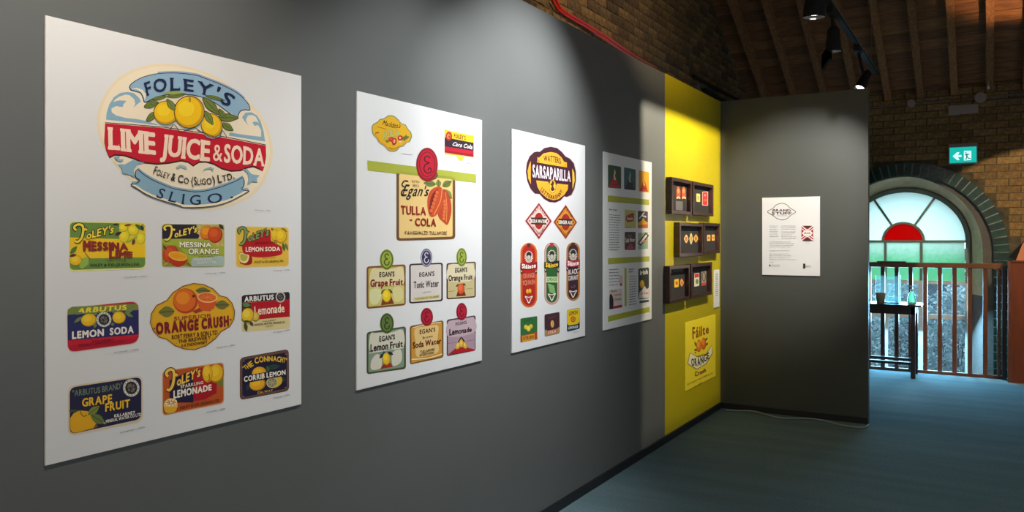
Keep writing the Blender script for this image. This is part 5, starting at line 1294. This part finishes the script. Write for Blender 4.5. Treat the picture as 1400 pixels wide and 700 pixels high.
def fr6b(a): c9(a).quad(458, 200, 518, 192, 372, 382, '#9a8a74', 10); a.ring(488, 262, 20, 60, 9, '#2a2424'); a.quad(462, 345, 516, 338, 370, 380, '#b83424')
frame(915.6, 943.6, 364.0, 415.2, 'bottom row left dark frame holding two yellow labels under a grey card', [(fr5a, None), (fr5b, None), (fr5c, 'grey card')])
frame(945, 973.6, 361.0, 408.4, 'bottom row right dark frame holding two tall labels', [(fr6a, 'cream label with red head'), (fr6b, 'grey label with black ring')])
ts = mkg('text_panel', g_box(.0006, on_x(977, 395, .008).y, on_x(977, 421, .008).z, .008, on_x(983.6, 395, .008).y, on_x(977, 369.3, .008).z, .001), M['board']); tag(ts, 'narrow white caption strip beside the bottom row of frames', 'caption')
a = Art(wplace(.0082)); 
for k in range(12): a.line([(978.6, 375 + k * 2.6), (981.6, 374.9 + k * 2.6)], .7, '#6a6662', smooth=False)
a.build('printed_text', ts)['kind'] = 'stuff'

# ================================================================ information board on the end partition
EY = on_x(985, 327, 0.0).y        # plane of the end partition
def eplace(px, py, l): return on_y(px, py, EY - .014 - l)
ib0 = on_y(1042, 270.5, EY - .013); ib1 = on_y(1121, 377.5, EY - .013)
ib = mkg('information_board', g_box(ib0.x, EY - .013, ib1.z, ib1.x, EY - .0008, ib0.z, .001), M['board']); tag(ib, 'white introduction board on the dark end partition', 'notice board')
a = Art(eplace, 1.0).crop(1035, 260, 5.6)
o_ = [(80, 165), (120, 140), (150, 112), (190, 100), (225, 110), (255, 138), (295, 165), (260, 190), (228, 218), (190, 228), (150, 215), (118, 190)]
a.line(o_, 4.5, '#5a4a46', closed=True)
a.text('BRAND', [(115, 163), (262, 163)], [(122, 146), (255, 146)], '#5a4440', .05); a.text('STUFF', [(115, 186), (262, 186)], [(112, 168), (264, 168)], '#5a4440', .05)
a.t2('THE EXHIBITION', 150, 198, 232, 198, 5, 5, '#8a7a74', .01)
rr_ = random.Random(9)
def para2(x0, x1, ys, c='#8c8682', w=2.4):
    for y in ys:
        x = x0; e = x1 - rr_.random() * (x1 - x0) * .3
        while x < e:
            l = min(e - x, 5 + rr_.random() * 16); a.line([(x, y), (x + l, y)], w, c, smooth=False); x += l + 3
para2(95, 170, [274, 288, 300, 315, 328, 342, 355], '#6c6662'); para2(185, 300, [274, 288, 300, 318, 328, 342, 356, 370])
para2(95, 300, [396, 408, 422, 435]); para2(95, 250, [463]); para2(95, 310, [488, 502, 516, 530]); para2(95, 140, [552]); para2(112, 195, [572, 582]); para2(375, 420, [578, 586])
a.ell(98, 576, 5, 7, '#3a3434'); a.quad(352, 562, 370, 562, 594, 594, '#2a2626', 3)
x0, x1, y0, y1 = 340, 430, 272, 386; mx_, my_ = 385, 329
a.quad(x0, y0, x1, y0, y1, y1, '#9a2c38')
for s_ in (-1, 1):
    a.poly([(mx_ - 28, my_ + s_ * 57), (mx_ + 28, my_ + s_ * 57), (mx_, my_ + s_ * 34)], '#3a2c28')
    a.line([(x0, my_ + s_ * 57), (mx_, my_ + s_ * 26), (x1, my_ + s_ * 57)], 7, '#e8dcd4'); a.line([(x0, my_ + s_ * 36), (mx_, my_ + s_ * 8), (x1, my_ + s_ * 36)], 6, '#e8dcd4')
a.poly([(x0 + 2, my_), (mx_ - 20, my_ - 22), (mx_ + 20, my_ - 22), (x1 - 2, my_), (mx_ + 20, my_ + 22), (mx_ - 20, my_ + 22)], '#e8dcd4'); a.t2('BRAND', mx_ - 24, my_ + 7, mx_ + 24, my_ + 7, 13, 13, '#5a3c3c', .03)
a.t2('CAPTION', 365, 400, 402, 400, 5, 5, '#8c8682', .01)
a.build('printed_text', ib, 'dark lettering and red patterned emblem')['kind'] = 'stuff'
# ================================================================ spotlights and track
TX, TZ = 1.06, 3.02
tr = root('lighting_track', (TX, 4.5, TZ)); tag(tr, 'long black lighting track hung below the dark roof boards', 'track')
mkg('rail', g_box(TX - .018, -.5, TZ, TX + .018, 8.2, TZ + .034, .003), M['dark_metal'], tr)
mkg('rail_edge', g_box(TX + .0185, -.5, TZ + .004, TX + .021, 8.2, TZ + .012), M['dark_metal'], tr)
mkg('rail_edge', g_box(TX + .0185, -.5, TZ + .022, TX + .021, 8.2, TZ + .030), M['grey_metal'], tr)
for y in (2.5, 5.2, 7.9):
    mkg('hanger', g_tube([(TX, y, TZ + .034), (TX, y, roofz(y) - .02)], .003, 6), M['grey_metal'], tr)

def spot(head, aim, power, size, blend, color, label, radius=.03, r=.055, L=.17, doors=None, look=None, cast=True):
    """spotlight: head position (centre of lens), aim point on the wall"""
    head = Vector(head); aim = Vector(aim); d = (aim - head).normalized()
    dv = (Vector(look) - head).normalized() if look else d
    e = root('track_spotlight', tuple(head)); tag(e, label, 'spotlight', None)
    back = head - dv * L
    hs = mkg('housing', g_lathe(back, [(r * .55, 0), (r * .8, .015), (r * .85, L * .4), (r, L * .75), (r, L + .012)], 20, dv, cap=False), M['dark_metal'], e, smooth=False)
    mkg('lens', g_lathe(head - dv * .012, [(r * .93, 0), (r * .93, .002)], 20, dv), M['lens'], hs)
    mkg('rear_cap', g_lathe(back - dv * .004, [(r * .5, 0), (r * .56, .004)], 16, dv), M['dark_metal'], e)
    by = head.y
    sx = Vector((TX, by, TZ))
    mid = head - dv * L * .55
    mkg('yoke', g_tube([sx, sx + (mid - sx) * .35 + Vector((0, 0, -.01)), mid], .011, 8), M['dark_metal'], e)
    mkg('adapter', g_box(TX - .022, by - .09, TZ - .045, TX + .022, by + .09, TZ, .004), M['dark_metal'], e)
    if cast:
        ld = bpy.data.lights.new('spot_beam', 'SPOT'); ld.energy = power; ld.spot_size = radians(size); ld.spot_blend = blend; ld.color = color
        ld.shadow_soft_size = radius
        lo = bpy.data.objects.new('spot_beam', ld); COL.objects.link(lo); lo.parent = e
        lo.location = d * .03; lo.rotation_euler = d.to_track_quat('-Z', 'Y').to_euler()
    return e
COOL = (0.93, 0.98, 1.0); WARM = (1.0, 0.86, 0.66)
HZ = 2.82
spot((.98, .95, HZ), (0, 1.25, 1.35), 82, 92, .8, (1.0, .92, .82), 'black track spotlight aimed at the largest poster')
spot((.98, 2.45, HZ), (0, 2.6, 1.35), 70, 84, .8, COOL, 'black track spotlight aimed at the cocoa pod poster')
spot((1.02, 3.45, HZ), (0, 3.4, 1.85), 205, 82, .9, COOL, 'black track spotlight aimed at the sarsaparilla poster')
l1 = on_y(1113, 21, 5.0)
spot((l1.x, 5.0, l1.z), (.62, EYP, 1.72), 260, 48, .8, (1.0, .98, .93), 'black track spotlight with round white lens, highest in the row', look=(l1.x - .12, 5.12, .6), r=.062)
l2 = on_y(1139, 68, 5.75)
s2 = spot((l2.x, 5.75, l2.z), (0, 5.75, 2.0), 225, 97, .1, (1.0, .90, .68), 'black track spotlight seen from the side, middle of the visible row', radius=.002, look=(l2.x - .05, 5.75, .6), r=.05, L=.15)
# barn doors of that lamp: four flaps that cut its beam to the end bay of the wall
hp = Vector((l2.x, 5.75, l2.z)) + (Vector((0, 5.75, 2.0)) - Vector((l2.x, 5.75, l2.z))).normalized() * .03
def wall_cut(y, z, f): return hp.lerp(Vector((0, y, z)), f)
ya, yb, zt, zb = 4.96, EYP - .005, 2.365, .06
cs = [(ya, zt), (yb, zt), (yb, zb), (ya, zb)]
FAR = [wall_cut(y, z, .042) for y, z in cs]
cen = hp.lerp(Vector((0, 5.75, 1.35)), -.008)
NEAR = [cen + (wall_cut(y, z, .042) - wall_cut(5.75, 1.35, .042)) * 1.0 for y, z in cs]
for k in range(4):
    k2 = (k + 1) % 4
    mkg('barn_door', g_prism([FAR[k], FAR[k2], NEAR[k2], NEAR[k]], (.0012, 0, 0)), M['dark_metal'], s2)
l3 = on_y(1176, 120, 7.0)
spot((l3.x, 7.0, l3.z), (1.6, 8.9, 0), 26, 70, .6, (1.0, .97, .9), 'black track spotlight with small bright lens above the partition corner', look=(l3.x - .25, 6.6, 2.0), r=.042)
# lamp that washes the far brick wall and the boards at the right, beyond the frame
ld = bpy.data.lights.new('wall_washer_beam', 'SPOT'); ld.energy = 220; ld.spot_size = radians(60); ld.spot_blend = .1; ld.color = (1.0, .80, .48); ld.shadow_soft_size = .02
lo = bpy.data.objects.new('wall_washer_beam', ld); COL.objects.link(lo); lo.location = (3.1, 8.0, 2.7)
lo.rotation_euler = (Vector((2.55, FY, .95)) - Vector(lo.location)).to_track_quat('-Z', 'Y').to_euler()
ld = bpy.data.lights.new('uplight_beam', 'SPOT'); ld.energy = 130; ld.spot_size = radians(58); ld.spot_blend = .5; ld.color = (1.0, .62, .30); ld.shadow_soft_size = .05
lo = bpy.data.objects.new('uplight_beam', ld); COL.objects.link(lo); lo.location = (2.75, 8.6, 2.7)
lo.rotation_euler = (Vector((2.35, 9.0, 3.95)) - Vector(lo.location)).to_track_quat('-Z', 'Y').to_euler()
ld = bpy.data.lights.new('gable_beam', 'SPOT'); ld.energy = 210; ld.spot_size = radians(62); ld.spot_blend = 1.0; ld.color = (1.0, .76, .46); ld.shadow_soft_size = .05
lo = bpy.data.objects.new('gable_beam', ld); COL.objects.link(lo); lo.location = (1.5, 4.2, 3.1)
lo.rotation_euler = (Vector((GX, 5.7, 3.4)) - Vector(lo.location)).to_track_quat('-Z', 'Y').to_euler()

# ================================================================ railing
RY = 9.66
rl = root('railing', (1.5, RY, 0)); tag(rl, 'red-brown wooden balustrade in front of the arched window', 'railing')
zt_ = on_y(1290, 362, RY).z; rx1 = on_y(1372, 362, RY).x
mkg('handrail', g_box(-.6, RY - .032, zt_ - .035, rx1, RY + .032, zt_ + .02, .008), M['rail_top'], rl)
mkg('bottom_rail', g_box(-.6, RY - .022, .0, rx1, RY + .022, .032, .003), M['rail_wood'], rl)
bx = [on_y(p, 440, RY).x for p in (1188, 1207, 1226, 1245, 1265, 1285, 1305, 1326, 1347)]
st = (bx[-1] - bx[0]) / 8
for x in [bx[0] - st * k for k in range(8, 0, -1)] + bx:
    mkg('baluster', g_box(x - .021, RY - .018, .03, x + .021, RY + .018, zt_ - .033, .003), M['rail_wood'], rl)
x = on_y(1365.5, 440, RY).x; mkg('baluster', g_box(x - .016, RY - .016, .03, x + .016, RY + .016, zt_ - .033, .003), M['rail_top'], rl)
x = on_y(1373, 440, RY - .02).x; mkg('newel_post', g_box(x - .02, RY - .06, 0, x + .018, RY + .03, zt_ + .0, .004), M['dark_wood'], rl)
# board lying on the handrail
p0, p1 = on_y(1199.5, 362, RY), on_y(1239, 357.3, RY)
bb = mkg('plank', g_box(p0.x, RY - .05, zt_ + .0205, p1.x, RY + .03, p1.z, .004), M['rail_wood']); tag(bb, 'short dark board lying on top of the balustrade handrail', 'board')

# ================================================================ table and what stands on it
TY0, TY1 = 9.20, 9.56
tx1 = on_y(1251, 517, TY0).x; tz = on_y(1240, 417, TY0).z
tb = root('side_table', (1.0, 9.38, 0)); tag(tb, 'small dark wooden table half hidden behind the grey partition', 'table')
g = [(.62, TY0 - .03, tz - .018), (tx1 + .01, TY0 - .03, tz - .018), (tx1 + .055, TY0 + .03, tz - .018), (tx1 + .055, TY1 - .02, tz - .018), (tx1 + .02, TY1 + .02, tz - .018), (.62, TY1 + .02, tz - .018)]
mkg('table_top', g_prism(g, (0, 0, .020)), M['dark_wood'], tb)
mkg('apron', g_box(.66, TY0, tz - .10, tx1 - .005, TY0 + .02, tz - .018, .002), M['dark_wood'], tb)
mkg('apron', g_box(tx1 - .025, TY0 + .02, tz - .10, tx1 - .005, TY1, tz - .018, .002), M['dark_wood'], tb)
for x, y in ((tx1 - .02, TY0), (tx1 - .02, TY1 - .04), (.66, TY0), (.66, TY1 - .04)):
    mkg('leg', g_box(x - .022, y, 0, x + .022, y + .044, tz - .018, .004), M['dark_wood'], tb)
mkg('stretcher', g_box(.66, TY0 + .01, .135, tx1 - .03, TY0 + .035, .165, .002), M['dark_wood'], tb)
mkg('stretcher', g_box(.66, TY1 - .03, .135, tx1 - .03, TY1 - .01, .165, .002), M['dark_wood'], tb)
tt_ = tz + .002
def at_table(px, py): return on_z(px, py, tt_)
c = on_y(1204, 413, TY0 + .07); cup = root('paper_cup', (c.x, TY0 + .07, tt_)); tag(cup, 'brown paper cup on the left of the small table', 'cup')
cb_ = mkg('cup_body', g_lathe((c.x, TY0 + .07, tt_), [(.036, 0), (.050, .108), (.053, .112), (.047, .112), (.034, .004)], 20), M['paper_cup'], cup, smooth=True)
mkg('coffee', g_lathe((c.x, TY0 + .07, tt_ + .085), [(.001, 0), (.0455, 0)], 20, cap=False), M['dark_wood'], cb_)
c = on_y(1246.5, 411, TY0 + .12); bo = root('pump_bottle', (c.x, TY0 + .12, tt_)); tag(bo, 'clear green pump bottle on the right of the small table', 'bottle')
bb_ = mkg('bottle_body', g_lathe((c.x, TY0 + .12, tt_), [(.035, 0), (.042, .012), (.040, .06), (.030, .10), (.016, .125), (.014, .14)], 20), M['bottle_glass'], bo, smooth=True)
mkg('pump_head', g_join(g_lathe((c.x, TY0 + .12, tt_ + .14), [(.016, 0), (.016, .018), (.006, .02), (.006, .04), (.012, .042), (.012, .055)], 12), g_box(c.x - .045, TY0 + .112, tt_ + .182, c.x, TY0 + .128, tt_ + .195)), M['board'], bb_)
c = on_y(1247, 413.5, TY0 + .03); so = mkg('soap_dish', g_lathe((c.x, TY0 + .035, tt_), [(.02, 0), (.042, .008), (.044, .020), (.030, .024), (.004, .020)], 18), M['board'], smooth=True); tag(so, 'small white dish in front of the pump bottle', 'dish')
ac = root('leaflet_holder', (on_y(1214, 376, TY0 + .2).x, TY0 + .2, tt_)); tag(ac, 'clear acrylic leaflet holder at the back of the small table', 'leaflet holder')
p0, p1 = on_y(1197, 377, TY0 + .22), on_y(1231, 377, TY0 + .22)
mkg('back_sheet', g_box(p0.x, TY0 + .235, tt_, p1.x, TY0 + .239, p0.z, 0), M['acrylic'], ac); mkg('base_sheet', g_box(p0.x, TY0 + .16, tt_, p1.x, TY0 + .235, tt_ + .004), M['acrylic'], ac)
mkg('top_lip', g_box(p0.x, TY0 + .18, p0.z, p1.x, TY0 + .239, p0.z + .006), M['acrylic'], ac)
mkg('front_sheet', g_box(p0.x, TY0 + .17, tt_ + .004, p1.x, TY0 + .174, tt_ + .07), M['acrylic'], ac)
c = on_y(1222, 410, TY0 + .12); bk_ = mkg('folded_leaflet', g_prism([(c.x - .09, TY0 + .10, tt_), (c.x + .05, TY0 + .10, tt_), (c.x + .05, TY0 + .155, tt_), (c.x - .09, TY0 + .155, tt_)], (0, 0, .012)), mat('pale_blue_card', (.35, .48, .50), .6)); tag(bk_, 'flat pale blue leaflets between the cup and the pump bottle', 'leaflet')

# ================================================================ wooden counter at the right edge with tilted terracotta board
kx = on_y(1378, 440, 9.45).x; kz = on_y(1385, 357, 9.45).z
cb = root('wooden_counter', (kx + .5, 9.6, 0)); tag(cb, 'orange-brown wooden counter at the right end of the balustrade', 'counter')
mkg('front_panel', g_box(kx + .03, 9.45, .0, kx + 1.2, 9.47, kz - .012, .002), M['cab_wood'], cb)
mkg('side_panel', g_box(kx, 9.45, .0, kx + .03, 9.64, kz, .002), M['rail_wood'], cb)
mkg('top_board', g_box(kx + .03, 9.44, kz - .012, kx + 1.2, 9.66, kz + .006, .003), M['cab_wood'], cb)
sb = root('tilted_board', (kx + .3, 9.55, kz)); tag(sb, 'terracotta board with a black edge sloping up on the wooden counter', 'board')
YB = 9.52
q = [on_y(1389, 357, YB), on_y(1398, 333, YB), on_y(1470, 262, YB), on_y(1470, 357, YB)]
for v in q: v.z = max(v.z, kz + .007)
mkg('board_face', g_prism([tuple(v) for v in q], (0, .02, 0)), M['terracotta'], sb)
q = [on_y(1378, 352, YB), on_y(1402, 327.5, YB), on_y(1470, 254, YB), on_y(1470, 262.5, YB), on_y(1398, 333, YB), on_y(1389, 357, YB)]
for v in q: v.z = max(v.z, kz + .008)
mkg('board_edge', g_prism([tuple(v) for v in q], (0, .10, 0)), M['dark_metal'], sb)

# ================================================================ far wall fittings
def on_far(px, py, o=.05): return on_y(px, py, FY - o)
e0, e1 = on_far(1297, 201, .11), on_far(1336.3, 222.5, .11)
ex = root('exit_sign', (e0.x, FY - .06, e1.z)); tag(ex, 'lit green emergency exit sign with left arrow and running figure', 'exit sign')
mkg('housing', g_box(e0.x, FY - .105, e1.z, e1.x, FY - .02, e0.z, .004), mat('pale_sign_plastic', (.30, .50, .60), .4), ex)
mkg('sign_panel', g_box(e0.x + .01, FY - .108, e1.z + .01, e1.x - .01, FY - .1055, e0.z - .01), M['exit_green'], ex)
eb = on_far(1297, 197.5, .09); mkg('bracket', g_box(e0.x, FY - .08, e0.z + .001, e1.x, FY - .012, eb.z + .004), M['beige_plastic'], ex)
def sgn(pts, name, c):
    V = [on_y(1285 + x / 17.5, 190 + y / 17.5, FY - .109) for x, y in pts]; mkg(name, g_prism([tuple(v) for v in V], (0, .0012, 0)), c, ex)
sgn([(305, 415), (410, 318), (470, 318), (425, 385), (515, 380), (518, 430), (430, 432), (470, 505), (415, 505)], 'arrow', M['exit_white'])
sgn([(575, 285), (750, 280), (750, 500), (575, 515)], 'doorway_symbol', M['exit_white'])
def fig(pts): 
    V = [on_y(1285 + x / 17.5, 190 + y / 17.5, FY - .1115) for x, y in pts]; return g_prism([tuple(v) for v in V], (0, .0012, 0))
gk = emis('backlit_dark_green_symbol', (0.003, 0.16, 0.15), .6)
mkg('running_figure', g_join(fig([(605, 320), (625, 310), (640, 325), (632, 345), (612, 345)]), fig([(600, 370), (640, 350), (690, 352), (715, 380), (700, 388), (680, 372), (665, 372), (660, 420), (700, 460), (740, 455), (740, 475), (690, 480), (650, 440), (635, 500), (605, 500), (630, 440), (630, 380), (605, 395), (585, 390)])), gk, ex)
e0, e1 = on_far(1296.5, 144.5, .08), on_far(1337.5, 153.5, .08)
em = mkg('emergency_light', g_box(e0.x, FY - .08, e1.z, e1.x, FY - .012, e0.z, .006), M['beige_plastic']); tag(em, 'plain beige emergency light box above the exit sign', 'light fitting')
pts = [on_far(1150, 149, .035), on_far(1235, 143.5, .035), on_far(1246, 141, .035), on_far(1290, 137.5, .035), on_far(1333, 134, .035), on_far(1341, 132.5, .035), on_far(1400, 128, .035), on_far(1450, 124, .035)]
cd = root('electrical_conduit', tuple(pts[0])); tag(cd, 'thin grey conduit with two round junction boxes along the top of the far wall', 'conduit')
mkg('pipe', g_tube(pts, .010, 8), M['grey_metal'], cd)
mkg('pipe', g_tube([p + Vector((0, 0, -.05)) for p in pts[5:]], .010, 8), M['grey_metal'], cd)
for px, py, r in ((1246, 141.3, .045), (1340.5, 133.5, .06)):
    p = on_far(px, py, .06); mkg('junction_box', g_lathe((p.x, FY - .07, p.z), [(r, 0), (r, .05)], 16, (0, 1, 0)), M['beige_plastic'], cd)
p = on_far(1351.5, 118, .2); wl2 = root('hanging_cable', (p.x, p.y, p.z)); tag(wl2, 'thin pale cable end hanging from the rafters above the far wall', 'cable')
mkg('cable', g_tube([p + Vector((0, 0, .45)), p + Vector((.004, 0, .2)), p], .004, 6), M['grey_cable'], wl2); mkg('connector', g_box(p.x - .01, p.y - .01, p.z - .03, p.x + .01, p.y + .01, p.z), M['board'], wl2)

# ================================================================ cables above the panels
gp = lambda px, py: on_x(px, py, GX + .05)
for i, (dx, dy) in enumerate(((0, 0), (3.6, -2.0))):
    pts = [gp(px + dx, py + dy) for px, py in ((753, -14), (757, 2), (763, 13), (775, 22), (800, 36), (830, 55), (855, 72), (880, 88), (905, 103))]
    rc = mkg('cable', g_tube(pts, .009, 8), M['red_cable'], smooth=True); tag(rc, ('lower of the two red cables along the bricks above the grey wall', 'upper of the two red cables along the bricks above the grey wall')[i], 'cable', 'red cables above the grey wall')
for i, (a0, a1) in enumerate((((948, 104), (1014, 139)), ((963, 122), (1006, 147)))):
    c_ = mkg('conduit', g_tube([gp(*a0), gp((a0[0] + a1[0]) / 2, (a0[1] + a1[1]) / 2 + .5), gp(*a1)], .018, 8), M['dark_metal']); tag(c_, ('upper black conduit on the bricks above the yellow panel', 'lower black conduit on the bricks above the yellow panel')[i], 'conduit', 'black conduits above the yellow panel')
p = gp(954, 122); jb = mkg('junction_box', g_lathe((GX + .01, p.y, p.z), [(.06, 0), (.06, .05), (.045, .06)], 18, (1, 0, 0)), M['grey_metal']); tag(jb, 'round grey junction box on the bricks above the yellow panel', 'junction box')
# floor cable by the end partition
pts = []
for px, py in ((992, 560.5), (1010, 561.5), (1022, 561.5), (1035, 563), (1050, 567.5), (1068, 571.5), (1085, 571.8), (1110, 572.5), (1130, 576), (1150, 581), (1170, 584), (1182, 584), (1187.5, 581)):
    v = on_z(px, py, .008); pts.append(v)
pp = catmull([(v.x, v.y) for v in pts], False, 4)
pp = [(x, min(y, EYP - .026), .0085) for x, y in pp]
fc = mkg('floor_cable', g_tube(pp, .006, 8), M['grey_cable'], smooth=True); tag(fc, 'thin grey cable lying on the carpet along the end partition', 'cable')

# ================================================================ outside: yard and shrubs seen through the low panes
struct(mkg('ground', g_box(-4, FY + .66, VOID - .2, 7, 18, VOID - .02), M['yard']))
def shrub(x, y, h, w, seed, label):
    r_ = random.Random(seed); e = root('shrub', (x, y, VOID - .02)); tag(e, label, 'shrub')
    st_ = []
    tips = []
    for k in range(9):
        a = r_.uniform(0, 2 * pi); rr = r_.uniform(.1, w * .6)
        tip = Vector((x + rr * cos(a), y + rr * .6 * sin(a), VOID + h * r_.uniform(.6, .95))); tips.append(tip)
        st_.append(g_tube([(x, y, VOID - .02), (x + rr * .4 * cos(a), y + rr * .3 * sin(a), VOID + h * .4), tip], [.02, .012, .004], 5))
    mkg('stem', g_join(*st_), M['stem'], e)
    V = []; Fc = []
    for k in range(3000):
        u = r_.uniform(-1, 1); a = r_.uniform(0, 2 * pi); rad = r_.uniform(.35, 1) ** .5
        wz = .35 + .65 * math.sqrt(max(0, 1 - u * u))
        c = Vector((x + w * rad * wz * cos(a) * (1 + .2 * sin(5 * a + seed)), y + w * .55 * rad * wz * sin(a), VOID + h * (.5 + .5 * u)))
        d = Vector((r_.uniform(-1, 1), r_.uniform(-1, 1), r_.uniform(-.6, .8))).normalized(); n_ = d.cross(Vector((r_.uniform(-1, 1), r_.uniform(-1, 1), r_.uniform(-1, 1)))).normalized()
        l = r_.uniform(.06, .12); b = l * .22; i = len(V); dz = Vector((0, 0, -.008))
        V += [c, c + d * l * .5 + n_ * b, c + d * l + dz, c + d * l * .5 - n_ * b]; Fc.append((i, i + 1, i + 2, i + 3))
    mk('foliage', V, Fc, M['leaf'], e)
    for c in e.children:
        if c.name.startswith('foliage'): c['kind'] = 'stuff'
shrub(.25, 12.0, 2.6, .40, 1, 'leafy shrub outside the window, seen behind the small table')
shrub(.95, 12.6, 2.5, .42, 2, 'leafy shrub outside the window, seen just right of the small table')
shrub(1.62, 12.0, 2.35, .40, 3, 'leafy shrub outside the window, seen through the right column of panes')
shrub(2.45, 12.6, 2.2, .42, 4, 'leafy shrub outside, hidden partly by the right jamb of the window')
shrub(.4, 13.5, 2.8, .36, 5, 'taller shrub by the backdrop wall, behind the gap above the small table')
shrub(1.75, 13.5, 2.7, .36, 6, 'taller shrub by the backdrop wall, behind the middle mullion')
for nm in [o for o in COL.objects]:
    if '_w' in nm.keys(): del nm['_w']
